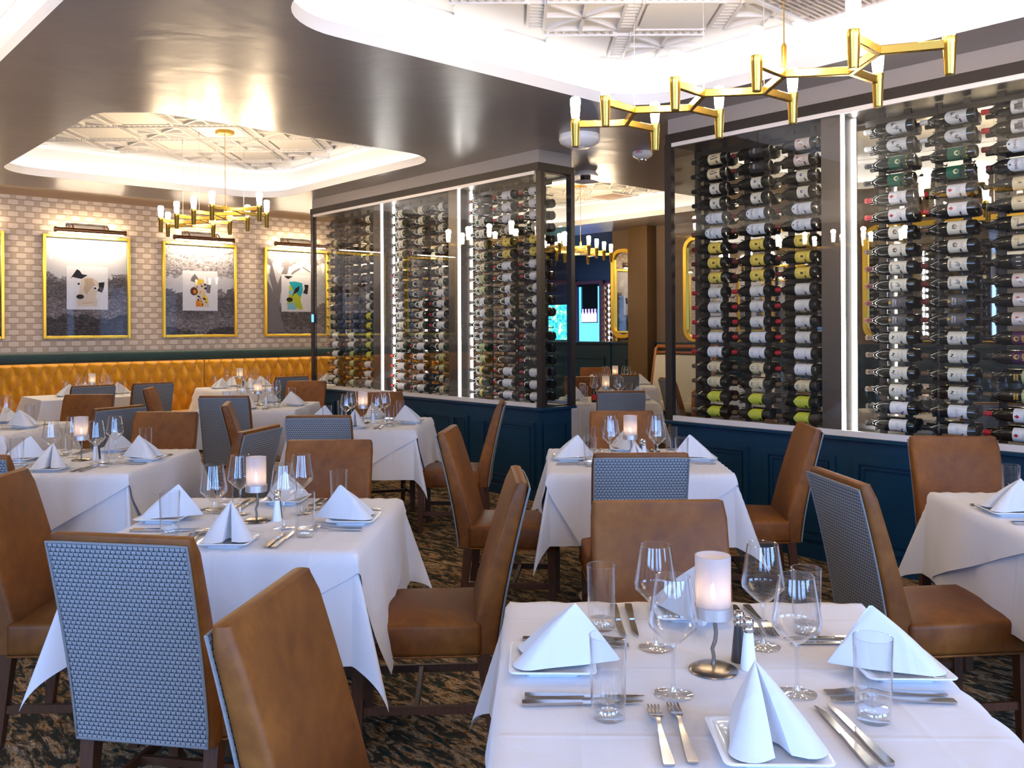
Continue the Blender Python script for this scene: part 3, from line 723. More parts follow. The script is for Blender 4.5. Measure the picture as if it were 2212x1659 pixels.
left, lo = cabinet(5.43, 9.30, 'long navy wine rack with glass case, far of the gap', [(5.50, 6.20), (6.40, 6.64), (6.64, 7.12), (7.25, 7.95), (8.1, 8.75), (8.8, 9.2)])
right, ro = cabinet(0.30, 4.05, 'navy wine rack with glass case on the near side of the gap', [(3.38, 3.95), (2.75, 3.26), (2.0, 2.63), (1.25, 1.88), (.45, 1.12)])
divider(left, lo, 7.89); divider(left, lo, 6.575); divider(right, ro, 2.715); divider(right, ro, 1.25)
panes(left, lo, (5.47, 6.02, 6.55, 7.44, 8.0, 8.59, 9.26), (5.43, 9.30)); panes(right, ro, (0.34, 1.2, 2.12, 2.68, 3.30, 4.0), (4.05,))
latches(left, lo, (6.10, 7.50)); latches(right, ro, (3.20, 2.05))
s_ = thing('control_screen', 'small lit blue control screen on the far post of the long rack', 'screen', (5.23, 9.27, 1.62))
t = NT('screen_blue'); t.base((0, 0, 0)); t.p.inputs['Emission Color'].default_value = (0.12, 0.42, 1.0, 1); t.p.inputs['Emission Strength'].default_value = 1.3; M['screen_blue'] = t.m
ob('housing', MB().rbox(-.042, -.020, -.03, .03, -.055, .055, .004, 1).mesh('housing', 'black_metal'), s_)
ob('display', MB().box(-.0435, -.042, -.026, .026, -.045, .045).mesh('display', 'screen_blue', 0), s_)

ZROW = [0.884 + 0.1068 * i for i in range(18)]
# one upright with its pegs: (y, rows)
def upright_mesh():
    mb = MB().box(-.006, .006, -.022, .022, .815, 2.82)
    for z in ZROW:
        for s in (-1, 1):
            mb.tube([(s * .004, 0, z - .030), (s * .100, 0, z - .034), (s * .112, 0, z - .022)], .0045, 5)
            mb.tube([(s * .004, 0, z + .030), (s * .060, 0, z + .040), (s * .085, 0, z + .038)], .0030, 4)
    return mb.mesh('upright', 'peg_metal', 40)
UP = upright_mesh()
RAIL = MB().box(-.006, .006, -.5, .5, 2.745, 2.785).mesh('cross_rail', 'peg_metal', 0)

def bottle_mesh(mat, R0=.0385, LEN=.312, sh=.205):
    prof = [(.001, .004), (.020, .006), (.030, .001), (R0 - .003, 0), (R0, .006), (R0, sh * .92), (R0 * .97, sh), (R0 * .80, sh + .028), (.020, sh + .046), (.0145, sh + .062), (.0142, LEN - .02), (.0158, LEN - .019), (.0158, LEN - .004), (.013, LEN), (.001, LEN)]
    return MB().lathe(prof, 20, T=Matrix.Rotation(-PI / 2, 4, 'X')).mesh('glass', mat, 50)
GLS = {'dark_bottle': bottle_mesh('dark_bottle'), 'green_bottle': bottle_mesh('green_bottle', .041, .305, .165)}
def capsule_mesh(mat, LEN=.312):
    return MB().lathe([(.0150, LEN - .072), (.0150, LEN - .0205), (.0165, LEN - .0195), (.0165, LEN - .003), (.0135, LEN + .0008), (.001, LEN + .001)], 14, T=Matrix.Rotation(-PI / 2, 4, 'X')).mesh('capsule', mat, 50)
BOT_COL = dict(ivory=(0.62, 0.57, 0.46), silver=(0.56, 0.58, 0.61), yellow=(0.68, 0.50, 0.09), chalk=(0.60, 0.56, 0.50), white=(0.66, 0.63, 0.62), buff=(0.60, 0.49, 0.30), lime=(0.52, 0.52, 0.04), ink=(0.025, 0.023, 0.027),
               purple=(0.050, 0.012, 0.045), sage=(0.36, 0.37, 0.17), pale_rose=(0.56, 0.46, 0.40), charcoal=(0.08, 0.075, 0.075), gold=(0.55, 0.33, 0.05), crimson=(0.36, 0.012, 0.02), navy=(0.05, 0.06, 0.16), black=(0.012, 0.011, 0.012), maroon=(0.10, 0.012, 0.014), bronze=(0.10, 0.06, 0.035), tin=(0.45, 0.45, 0.45), green=(0.005, 0.09, 0.05), mid_grey=(0.2, 0.19, 0.19))
for k, c in BOT_COL.items(): plain('label_' + k, c, 0.45, spec=0.35, var=0.05, sc=60)
def bend(pts, Rr): return [(-Rr * math.cos(a / Rr), b, Rr * math.sin(a / Rr)) for a, b in pts]
def label_mesh(kind):
    """the paper label round the bottle, axis Y, facing -X; a = round the bottle (up the picture), b = along it; flat print on top"""
    R0 = .0385 if kind['glass'] == 'dark_bottle' else .041
    Rl = R0 + .0006; Rp = R0 + .0011; mb = MB(); cols = [kind['col']]
    b0, b1 = kind.get('span', (.045, .150)); half = 1.9 * R0; n = 14
    def top(s):                     # outline of the label's upper (neck) edge
        if kind.get('shape') == 'arch': return b1 + .022 * math.cos(s * PI / 2)
        if kind.get('shape') == 'point': return b1 + .026 * (1 - abs(s))
        return b1
    for i in range(n):
        s0, s1 = -1 + 2 * i / n, -1 + 2 * (i + 1) / n
        q = [(s0 * half, b0), (s1 * half, b0), (s1 * half, top(s1 * 1.4 if abs(s1) < .7 else 1)), (s0 * half, top(s0 * 1.4 if abs(s0) < .7 else 1))]
        mb.add(bend(q, Rl), [(0, 1, 2, 3)], 0)
    def mi(c):
        if c not in cols: cols.append(c)
        return cols.index(c)
    def poly(pts, c): mb.add(bend(pts, Rp), [tuple(range(len(pts)))], mi(c))
    for it in kind.get('art', ()):
        if it[0] == 'disc': poly([(it[1] + it[3] * math.cos(2 * PI * k / 12), it[2] + it[3] * math.sin(2 * PI * k / 12)) for k in range(12)], it[4])
        elif it[0] == 'rect':
            for k in range(4):
                a0 = it[1] + (it[2] - it[1]) * k / 4; a1 = it[1] + (it[2] - it[1]) * (k + 1) / 4; poly([(a0, it[3]), (a1, it[3]), (a1, it[4]), (a0, it[4])], it[5])
        elif it[0] == 'poly': poly(it[1], it[2])
        elif it[0] == 'text':
            vs, fs = text_mesh(it[1], it[2], 0, True); mb.add(bend([(x, y + it[3]) for x, y, z in vs], Rp), fs, mi(it[4]))
    return mb.mesh('paper_label', ['label_' + c for c in cols], 60)
lines = lambda y0, n=3, c='mid_grey', wd=.018: [('rect', -wd, wd, y0 - .007 * k, y0 - .007 * k + .0015, c) for k in range(n)]
K = dict(
    etched=dict(col='buff', cap='black', say='buff etched label', art=[('poly', [(-.022, .07), (-.005, .13), (.004, .08), (.018, .125), (.024, .065), (.002, .062)], 'charcoal')] + [('disc', .008, .115, .012, 'charcoal'), ('disc', .008, .115, .008, 'buff')]),
    dark=dict(col='ink', cap='maroon', say='black label', art=[('rect', -.018, .018, .10, .118, 'mid_grey'), ('disc', 0, .14, .008, 'bronze')] + lines(.085, 3)),
    seal=dict(col='ivory', cap='black', say='ivory label with blue seal', span=(.055, .135), art=[('disc', 0, .098, .0105, 'navy')] + lines(.08, 3)),
    daou=dict(col='silver', cap='maroon', say='silver lettered label', shape='arch', span=(.035, .150), art=[('text', 'DAOU', .020, .128, 'maroon'), ('disc', 0, .158, .0055, 'black')] + lines(.10, 4)),
    yellow=dict(col='yellow', cap='maroon', say='yellow label', art=[('poly', [(-.006, .088), (.008, .088), (.007, .098), (.012, .104), (.004, .11), (-.006, .108)], 'black')] + lines(.075, 2, 'bronze') + lines(.14, 2, 'bronze')),
    script=dict(col='chalk', cap='crimson', say='chalk label with small script', art=lines(.10, 4)),
    signed=dict(col='white', cap='crimson', say='plain white signed label', span=(.035, .155), art=lines(.075, 2) + [('poly', [(-.014, .128), (-.006, .133), (.002, .127), (.012, .134), (.004, .131), (-.006, .129)], 'mid_grey')]),
    arched=dict(col='buff', cap='bronze', say='buff pointed label with oval', shape='arch', span=(.05, .135), art=[('disc', 0, .132, .013, 'mid_grey')] + lines(.10, 4, 'bronze')),
    lime=dict(col='lime', cap='bronze', say='lime green label', shape='point', span=(.058, .140), art=[('text', 'COVEY', .014, .118, 'sage'), ('rect', -.06, .06, .0635, .0675, 'black'), ('disc', 0, .148, .008, 'sage')] + lines(.10, 3, 'sage')),
    bird=dict(col='pale_rose', cap='black', say='cream label with red bird', art=[('poly', [(-.012, .10), (.0, .128), (.012, .118), (.008, .10), (.0, .092)], 'white'), ('poly', [(.012, .108), (.02, .122), (.016, .134), (.008, .124)], 'crimson'), ('poly', [(-.02, .096), (-.008, .118), (-.004, .10)], 'charcoal')] + lines(.075, 2)),
    engraved=dict(col='tin', cap='tin', say='grey engraved label', shape='arch', span=(.04, .138), art=[('disc', .004, .105, .020, 'mid_grey'), ('disc', -.012, .09, .011, 'charcoal'), ('disc', .016, .12, .009, 'charcoal')]),
    crest=dict(col='green', cap='black', say='dark green crested label', art=[('disc', 0, .095, .015, 'buff'), ('rect', -.05, .05, .055, .058, 'gold'), ('rect', -.05, .05, .04, .046, 'gold'), ('rect', -.03, .03, .05, .072, 'ink')]),
    diamond=dict(col='white', cap='crimson', say='white label with red diamond', art=[('poly', [(0, .116), (.011, .130), (0, .144), (-.011, .130)], 'crimson')] + lines(.095, 4)),
    lion=dict(col='ivory', cap='bronze', say='ivory label with brown bust', art=[('disc', .003, .108, .014, 'bronze'), ('poly', [(-.012, .10), (.006, .096), (.008, .118), (-.010, .12)], 'bronze')] + lines(.075, 2)),
    justin=dict(col='ivory', cap='maroon', say='ivory label with grey tower', art=[('text', 'Justin', .020, .136, 'charcoal'), ('poly', [(-.015, .082), (.0, .078), (.016, .09), (.014, .112), (-.006, .108)], 'mid_grey')] + lines(.066, 2)),
    stone=dict(col='charcoal', cap='maroon', say='charcoal label with white capitals', art=[('text', 'STONE', .014, .120, 'white'), ('text', 'STREET', .012, .105, 'white'), ('disc', 0, .141, .0085, 'gold')] + lines(.085, 3)),
    stag=dict(col='ivory', cap='bronze', say='ivory label with black stag', art=[('poly', [(-.010, .112), (.012, .116), (.014, .132), (.004, .126), (-.002, .138), (-.006, .124), (-.016, .128)], 'black'), ('rect', -.055, .055, .088, .0895, 'mid_grey')] + lines(.10, 2) + lines(.075, 2)),
    swoosh=dict(col='white', cap='black', say='white label with red swoosh', art=[('poly', [(-.034, .145), (-.030, .10), (-.018, .072), (.004, .058), (-.022, .064), (-.036, .08), (-.042, .11)], 'crimson')] + lines(.105, 3)),
    castle=dict(col='chalk', cap='crimson', say='chalk label with castle drawing', art=[('rect', -.028, .028, .085, .115, 'mid_grey'), ('rect', -.02, .012, .09, .13, 'charcoal')] + lines(.07, 2)),
    gate=dict(col='buff', cap='black', say='buff label with gold arch', art=[('poly', [(-.004, .10), (.016, .104), (.012, .125), (-.006, .122)], 'gold'), ('poly', [(-.004, .10), (.004, .102), (.003, .118), (-.004, .116)], 'charcoal')] + lines(.08, 4)),
    vine=dict(col='buff', cap='black', say='buff label with reclining figure', art=[('text', 'PENFOLDS', .0095, .115, 'charcoal'), ('poly', [(-.032, .06), (-.016, .062), (-.010, .09), (-.018, .125), (-.030, .12), (-.024, .09)], 'charcoal'), ('poly', [(.0, .128), (.014, .122), (.02, .14), (.008, .134)], 'mid_grey')]),
    hess=dict(col='purple', cap='black', say='purple label with gold lion', art=[('text', 'HESS', .020, .092, 'gold'), ('disc', 0, .128, .014, 'gold'), ('disc', .004, .126, .006, 'purple')] + lines(.075, 2, 'gold')),
    olive=dict(col='sage', cap='bronze', say='olive label under gold lettering', span=(.035, .105), art=[('rect', -.018, .018, .122, .126, 'gold'), ('rect', -.018, .018, .130, .133, 'gold'), ('rect', -.018, .018, .138, .144, 'gold'), ('rect', -.012, .012, .08, .088, 'bronze')]),
    white_g=dict(col='white', cap='black', glass='green_bottle', say='white label on sloping shoulders', span=(.05, .115), art=lines(.09, 3)),
    cream_g=dict(col='ivory', cap='black', glass='green_bottle', say='cream label on sloping shoulders', span=(.045, .12), art=lines(.09, 3, 'bronze')),
    sage_g=dict(col='sage', cap='bronze', glass='green_bottle', say='sage label on sloping shoulders', span=(.045, .12), art=lines(.09, 3, 'bronze')),
    yell_g=dict(col='yellow', cap='black', glass='green_bottle', say='yellow band on sloping shoulders', span=(.085, .12)),
    tan_g=dict(col='buff', cap='black', glass='green_bottle', say='tan label on sloping shoulders', span=(.05, .11), art=[('disc', 0, .08, .01, 'bronze')]),
    small=dict(col='white', cap='black', say='small square white label', span=(.075, .115), art=[('rect', -.014, .014, .093, .097, 'charcoal')]),
    redband=dict(col='ink', cap='crimson', say='black label with red band', art=[('rect', -.05, .05, .05, .056, 'crimson'), ('rect', -.02, .02, .09, .10, 'mid_grey')]),
    limew=dict(col='lime', cap='black', say='lime neck-side label', span=(.035, .12), art=lines(.09, 3, 'sage')),
    duo=dict(col='ink', cap='black', say='black label with cream stripe', art=[('rect', -.05, .05, .105, .13, 'ivory'), ('rect', -.05, .05, .05, .055, 'gold')]),
)
def kd(k):
    d = K[k]; d.setdefault('glass', 'dark_bottle')
    if 'mesh' not in d: d['mesh'] = label_mesh(d)
    return d
CAPS = {}
BACK = MB()                         # the second row at the back of the racks
bprof = [(.001, .004), (.030, .001), (.0385, .004), (.0385, .19), (.030, .235), (.0145, .262), (.0145, .312), (.001, .312)]
def column(yb, rows, bay, cword, skip=()):
    """rows listed from the top down; yb = where the bottle ends (base) stand"""
    for side in (.075, .235):
        ob('upright', UP, left if yb > 5 else right, (0.2075, yb + side - (lo if yb > 5 else ro), 0))
    o = ob('cross_rail', RAIL, left if yb > 5 else right, (0.2075, yb + .16 - (lo if yb > 5 else ro), 0)); o.scale = (1, .36, 1)
    for i, k in enumerate(rows):
        d = kd(k); z = ZROW[17 - i]
        t = thing('wine_bottle', f"bottle, {d['say']}, {ORD[i]} row down, {cword} column, {bay}", 'bottle', (UB + random.uniform(-.002, .002), yb + random.uniform(-.004, .004), z - .0005), 0, 'wine bottles in the racks')
        ob('glass', GLS[d['glass']], t)
        lab = ob('paper_label', d['mesh'], t); lab.rotation_euler = (0, random.uniform(-.12, .12), 0)
        if d['cap'] not in CAPS: CAPS[d['cap']] = capsule_mesh('label_' + d['cap'])
        cp = ob('capsule', CAPS[d['cap']], t)
        if d['glass'] == 'green_bottle': cp.location = (0, -.007, 0)
        if (i * 7 + int(yb * 10)) % 11 != 0:
            BACK.lathe(bprof, 12, 0, T=Matrix.Translation((5.475, yb + .03, z)) @ Matrix.Rotation(-PI / 2, 4, 'X'))
R2 = lambda *a: [k for k, n in a for _ in range(n)]
near1, near2 = 'right rack first bay', 'right rack second bay'
column(3.618, R2(('etched', 2), ('seal', 2), ('daou', 2), ('yellow', 3), ('script', 3), ('signed', 2), ('arched', 2), ('lime', 2)), near1, 'first')
column(3.273, R2(('dark', 2), ('seal', 2), ('daou', 2), ('yellow', 3), ('script', 3), ('signed', 2), ('arched', 2), ('lime', 2)), near1, 'second')
column(2.930, R2(('bird', 2), ('seal', 2), ('daou', 2), ('yellow', 3), ('script', 4), ('signed', 2), ('arched', 1), ('lime', 2)), near1, 'third')
column(2.300, R2(('engraved', 2), ('crest', 2), ('diamond', 2), ('lion', 2), ('justin', 2), ('stone', 2), ('stag', 4), ('swoosh', 2)), near2, 'first')
column(1.955, R2(('engraved', 2), ('crest', 2), ('diamond', 2), ('lion', 2), ('justin', 2), ('stone', 2), ('stag', 4), ('swoosh', 2)), near2, 'second')
column(1.610, R2(('castle', 2), ('daou', 2), ('gate', 2), ('vine', 2), ('duo', 1), ('bird', 3), ('hess', 2), ('olive', 2), ('diamond', 2)), near2, 'third')
fa, fm, fn = 'left rack far bay', 'left rack middle bay', 'left rack near bay'
column(8.86, R2(('dark', 2), ('tan_g', 1), ('white_g', 1), ('dark', 2), ('white_g', 1), ('duo', 2), ('redband', 1), ('dark', 2), ('signed', 3), ('white_g', 2), ('cream_g', 1)), fa, 'first')
column(8.515, R2(('dark', 4), ('duo', 3), ('dark', 1), ('duo', 4), ('signed', 2), ('sage_g', 4)), fa, 'second')
column(8.17, R2(('cream_g', 2), ('tan_g', 3), ('dark', 3), ('white_g', 2), ('limew', 5), ('signed', 3)), fa, 'third')
column(7.54, R2(('cream_g', 4), ('tan_g', 2), ('dark', 3), ('white_g', 2), ('cream_g', 3), ('signed', 4)), fm, 'first')
column(7.19, R2(('cream_g', 4), ('dark', 3), ('duo', 2), ('white_g', 2), ('cream_g', 2), ('signed', 5)), fm, 'second')
column(6.85, R2(('white_g', 2), ('cream_g', 6), ('signed', 4), ('cream_g', 2), ('sage_g', 2), ('tan_g', 2)), fm, 'third')
column(6.22, R2(('dark', 2), ('cream_g', 3), ('tan_g', 2), ('sage_g', 2), ('white_g', 2), ('small', 2), ('sage_g', 2), ('yell_g', 3)), fn, 'first')
column(5.86, R2(('signed', 3), ('cream_g', 1), ('yellow', 2), ('signed', 2), ('white_g', 3), ('small', 1), ('redband', 3), ('signed', 3)), fn, 'second')
column(5.50, R2(('signed', 3), ('cream_g', 1), ('yellow', 2), ('signed', 2), ('white_g', 3), ('small', 1), ('redband', 3), ('signed', 3)), fn, 'third')
o = ob('back_row_bottles', BACK.mesh('back_row_bottles', 'dark_bottle', 50), None, kind='stuff', label='dark bottles of the second row at the back of both racks', cat='bottles')

# ------------------------------------------------------------------ chairs
def lerp(a, b, t): return a + (b - a) * t
def back_front(z):                  # front and rear faces of the upholstered back, local y (front of the chair is +y)
    t = (z - .335) / .595
    yb = -.255 - .118 * t ** 1.35; th = .105 - .052 * min(1, max(0, t)) ** .8
    return yb + th, yb
def chair_meshes():
    m = {}
    # seat
    mb = MB().rbox(-.225, .225, -.20, .265, .335, .452, .018, 3)
    mb.grid(10, 10, lambda a, b: (-.212 + .424 * a, -.19 + .442 * b, .450 + .022 * (max(0, math.sin(PI * a) * math.sin(PI * b))) ** .5))
    m['seat'] = mb.mesh('seat', 'brown_leather', 60)
    m['seat_welt'] = MB().tube([(x, y, .337) for x, y in rrect(-.226, .226, -.20, .266, .02, 3)], .004, 5, closed=True).mesh('seat_welt', 'brown_leather')
    rings = []
    N = 14
    for i in range(N + 3):
        z = .335 + .595 * min(1, i / N); yf, yb = back_front(min(z, .93)); hw = .208 + .006 * (z - .335) / .595
        if i > N: z += (.006 if i == N + 1 else .010); 
        e = {0: 0, N + 1: .007, N + 2: .02}.get(i, 0) if i > N else (0.006 if i == N else 0)
        r = min(.016, ((yf - yb) / 2 - e) * .8)
        rings.append([(x, y, z) for x, y in rrect(-hw + e, hw - e, yb + e, yf - e, r, 3)])
    m['backrest'] = MB().loft(rings).mesh('backrest', 'brown_leather', 50)
    def pan(a, b):
        z = .34 + .578 * b; yb = back_front(z)[1]; hw = (.200 + .006 * b)
        e = 0
        return (-hw + 2 * hw * a, yb - .004 - .003 * math.sin(PI * a), z)
    m['woven_panel'] = MB().grid(8, 14, pan, flip=True).mesh('woven_panel', 'woven_fabric', 60)
    pts = []
    for b in [i / 12 for i in range(13)]: q = pan(0, b); pts.append((q[0], q[1] - .001, q[2]))
    for a in [i / 8 for i in range(1, 8)]: q = pan(a, 1); pts.append((q[0], q[1] - .001, q[2] + .001))
    for b in [1 - i / 12 for i in range(13)]: q = pan(1, b); pts.append((q[0], q[1] - .001, q[2]))
    m['piping'] = MB().tube(pts, .0042, 6, closed=True).mesh('piping', 'piping_cord')
    for nm, x0, y0, x1, y1 in (('fl', -.195, .232, -.195, .238), ('fr', .195, .232, .195, .238), ('bl', -.19, -.205, -.19, -.245), ('br', .19, -.205, .19, -.245)):
        t, b = .022, .016
        m['leg_' + nm] = MB().loft([[(x1 - b, y1 - b, 0), (x1 + b, y1 - b, 0), (x1 + b, y1 + b, 0), (x1 - b, y1 + b, 0)], [(x0 - t, y0 - t, .338), (x0 + t, y0 - t, .338), (x0 + t, y0 + t, .338), (x0 - t, y0 + t, .338)]]).mesh('leg', 'dark_wood', 0)
    m['stretcher'] = MB().rbox(-.009, .009, -.222, .222, .125, .155, .002, 1).mesh('stretcher', 'dark_wood', 0)
    m['cross'] = MB().rbox(-.19, .19, -.010, .010, .128, .152, .002, 1).mesh('stretcher', 'dark_wood', 0)
    return m
CH = chair_meshes()
def chair(x, y, face, label):
    """x, y on the table grid; face = heading of the sitter in degrees (0 = along +y of the grid, 90 = towards -x)"""
    u, v = G(x, y)
    t = thing('dining_chair', label, 'chair', (u, v, 0), R(face) - YAW, 'dining chairs')
    for k in ('seat', 'backrest', 'woven_panel', 'seat_welt'): ob(k, CH[k], t)
    ob('piping', CH['piping'], t)
    for k in ('fl', 'fr', 'bl', 'br'): ob('leg', CH['leg_' + k], t)
    for s in (-1, 1): ob('stretcher', CH['stretcher'], t, (s * .193, 0, 0))
    ob('stretcher', CH['cross'], t, (0, .03, 0))
    return t

# ------------------------------------------------------------------ tables and cloths
ZT = .762
def drape(s, t, a, b, zt, flare, cf, ph, wav=.012, p=1.0):
    """where a cloth point (s, t) lies when the cloth hangs over a top of half sizes a, b"""
    ex = max(0, abs(s) - a); ey = max(0, abs(t) - b); sx = 1 if s > 0 else -1; sy = 1 if t > 0 else -1
    rr = .010
    def over(e, out):
        if e < rr * 1.57:
            q = e / rr; return rr * math.sin(q) , rr * (1 - math.cos(q))
        e -= rr * .57; return out * (e - rr) + rr, rr + (e - rr) * math.sqrt(max(0, 1 - out * out))
    if ex == 0 and ey == 0: return (s, t, zt)
    if ex == 0 or ey == 0:
        e = ex + ey; q = s if ey else t; half = a if ey else b
        o, d = over(e, flare)
        w_ = wav * (e / .3) * math.sin(q * 15 + ph + (2 if ex else 0)) * (1 - (abs(q) / half) ** 4)
        if ey: return (s, sy * (b + o + w_), zt - d)
        return (sx * (a + o + w_), t, zt - d)
    r = math.hypot(ex, ey); f = math.atan2(ey, ex)
    out = flare + (cf - flare) * (math.sin(2 * f) ** 2) * (1 + .18 * math.sin(ph * 3 + sx + 2 * sy))
    o, d = over(r, min(.85, out))
    f2 = f + .22 * math.sin(2 * f) * math.sin(ph * 1.7 + sx * 2 + sy) + .12 * math.sin(4 * f)
    return (sx * (a + o * math.cos(f2)), sy * (b + o * math.sin(f2)), zt - d)
def cloth_mesh(a, b, hang, rot, zt, flare, cf, ph, n, name):
    A, B = (a + hang, b + hang) if rot == 0 else (hang, hang)
    ca, sa = math.cos(R(rot)), math.sin(R(rot))
    if rot == 0:
        def ax(h, H):
            c = [-h + 2 * h * i / 14 for i in range(15)]
            e = [h + .006, h + .012, h + .017] + [h + .017 + (H - h - .017) * i / n for i in range(1, n + 1)]
            return [-x for x in reversed(e)] + c + e
        X, Y = ax(a, A), ax(b, B)
    else:
        X = [-A + 2 * A * i / (4 * n) for i in range(4 * n + 1)]; Y = X
    vs = []; fs = []
    for y in Y:
        for x in X: vs.append(drape(x * ca - y * sa, x * sa + y * ca, a, b, zt, flare, cf, ph))
    m = len(X)
    for j in range(len(Y) - 1):
        for i in range(m - 1): fs.append((j * m + i, j * m + i + 1, (j + 1) * m + i + 1, (j + 1) * m + i))
    return MB().add(vs, fs).mesh(name, 'linen', 70)
LEGM = MB().loft([[(-.028, -.028, 0), (.028, -.028, 0), (.028, .028, 0), (-.028, .028, 0)], [(-.034, -.034, .70), (.034, -.034, .70), (.034, .034, .70), (-.034, .034, .70)]]).mesh('leg', 'dark_wood', 0)
PED = [MB().lathe([(.30, 0), (.30, .012), (.10, .03), (.045, .06)], 32, cap0=True).mesh('base', 'black_metal'), MB().lathe([(.038, .05), (.038, .715)], 16).mesh('column', 'black_metal')]
TOPC = {}
def table(x, y, rot, desc, a=.4525, b=.4525, ph=0.0, under=.36, over=20, detail=12, wall=False, half=.69):
    u, v = G(x, y) if not wall else (x, y)
    rz = R(rot) - (0 if wall else YAW)
    t = thing('dining_table', f'square pedestal table under white linen, {desc}', 'table', (u, v, 0), rz, 'restaurant tables')
    key = (a, b)
    if key not in TOPC: TOPC[key] = MB().rbox(-a + .002, a - .002, -b + .002, b - .002, .715, .755, .004, 1).mesh('tabletop', 'dark_wood')
    ob('tabletop', TOPC[key], t); ob('base', PED[0], t); ob('column', PED[1], t)
    ob('tablecloth', cloth_mesh(a, b, under, 0, ZT - .003, .10, .34, ph, detail, 'tablecloth'), None, (u, v, 0), rz, f'long white undercloth hanging from {desc}', 'tablecloth', 'white undercloths')
    ob('table_topper', cloth_mesh(a + .006, b + .006, half + (a - .4525) * .9, over, ZT, .14, .36, ph + 1.3, detail, 'table_topper'), None, (u, v, 0), rz, f'short white top cloth set askew over {desc}', 'tablecloth', 'white top cloths')
    return u, v, rz

# ------------------------------------------------------------------ tableware
def lath(name, prof, mat, n=24, **k): return MB().lathe(prof, n, **k).mesh(name, mat, 60)
BOWL = lath('bowl', [(.0345, .232), (.0478, .148), (.0480, .142), (.0465, .134), (.018, .106), (.0075, .099), (.006, .0995), (.017, .1085), (.0452, .1355), (.0466, .143), (.0465, .148), (.0335, .232), (.0345, .2325)], 'drinking_glass', 32)
STEM = lath('stem', [(.0075, .099), (.0042, .085), (.0036, .05), (.0044, .02), (.008, .008)], 'solid_glass', 14)
FOOT = lath('foot', [(.0085, .007), (.020, .0035), (.038, .0018), (.0395, .0008), (.038, 0), (.001, 0)], 'drinking_glass', 32)
RIMW = MB().tube([(.0341 * math.cos(2 * PI * k / 32), .0341 * math.sin(2 * PI * k / 32), .2325) for k in range(32)], .0007, 5, closed=True).mesh('rim', 'solid_glass')
TWALL = lath('wall', [(.0315, .004), (.0325, .03), (.0355, .152), (.0345, .1525), (.0315, .032), (.030, .024), (.001, .022)], 'drinking_glass', 32)
TBASE = lath('base', [(.001, .0215), (.029, .0225), (.0314, .018), (.0312, .003), (.029, 0), (.001, 0)], 'solid_glass', 32)
RIMT = MB().tube([(.035 * math.cos(2 * PI * k / 32), .035 * math.sin(2 * PI * k / 32), .1525) for k in range(32)], .0008, 5, closed=True).mesh('rim', 'solid_glass')
def sq_ring(h, z, r): return [(x, y, z) for x, y in rrect(-h, h, -h, h, r, 4)]
PLATE = MB().loft([sq_ring(.058, 0, .012), sq_ring(.062, .006, .012), sq_ring(.084, .014, .014), sq_ring(.090, .0175, .014), sq_ring(.0905, .0195, .014), sq_ring(.088, .0205, .014), sq_ring(.066, .0125, .012), sq_ring(.060, .0095, .012)]).mesh('plate', 'ceramic', 50)
def napkin_mesh(var):
    """pyramid-folded napkin: ridge tip towards +y, open curled fold towards -y"""
    out = []
    def arc(c, r, a0, a1, n): return [(c[0] + r * math.cos(R(a0 + (a1 - a0) * k / n)), c[1] + r * math.sin(R(a0 + (a1 - a0) * k / n))) for k in range(n + 1)]
    tip = [(.008, .138), (.0, .145), (-.008, .138)]
    lft = [(-.040, .07), (-.066, .0)] + arc((-.050, -.045), .034, 165, 290, 6)
    slit = [(-.014, -.066), (-.008, -.025), (.002, -.005), (.012, -.022), (.016, -.062)]
    rgt = [(-x, y) for x, y in reversed(lft)]
    poly = tip + lft + slit + rgt; n = len(poly)
    rings = []
    H = .116
    for i in range(13):
        t = i / 12; k = (1 - t) ** .99; z = H * t
        row = []
        for j, (x, y) in enumerate(poly):
            sag = -.004 * (1 - t) ** 2 * (1 if y < -.05 else 0)
            kk = k + .05 * math.sin(PI * t) * (1 if y < -.04 else .35)
            row.append((x * kk * (1 + .10 * var * math.sin(y * 30)) + var * .01 * t, (y - .050) * kk + .050 + var * .006 * t * (1 if x > 0 else -1), max(z + sag, 0.0)))
        rings.append(row)
    return MB().loft(rings).mesh('napkin', 'napkin_linen', 55)
NAP = [napkin_mesh(v_) for v_ in (0, .6, -.7)]
def knife_parts():
    hd = MB().loft([[(x * w_, y, z * .0045 + .0042) for x, z in ((-1, -.7), (1, -.7), (1, .7), (-1, .7))] for y, w_ in ((-.118, .0075), (-.112, .0092), (-.05, .0078), (-.012, .0055), (-.002, .0058))]).mesh('handle', 'cutlery_steel', 40)
    bl = MB().prism([(-.0062, -.003), (.0055, -.003), (.0075, .012), (.0078, .06), (.0062, .088), (-.0015, .112), (-.0048, .1165), (-.006, .10)], .0032, .0052).mesh('blade', 'chrome', 30)
    return hd, bl
KNH, KNB = knife_parts()
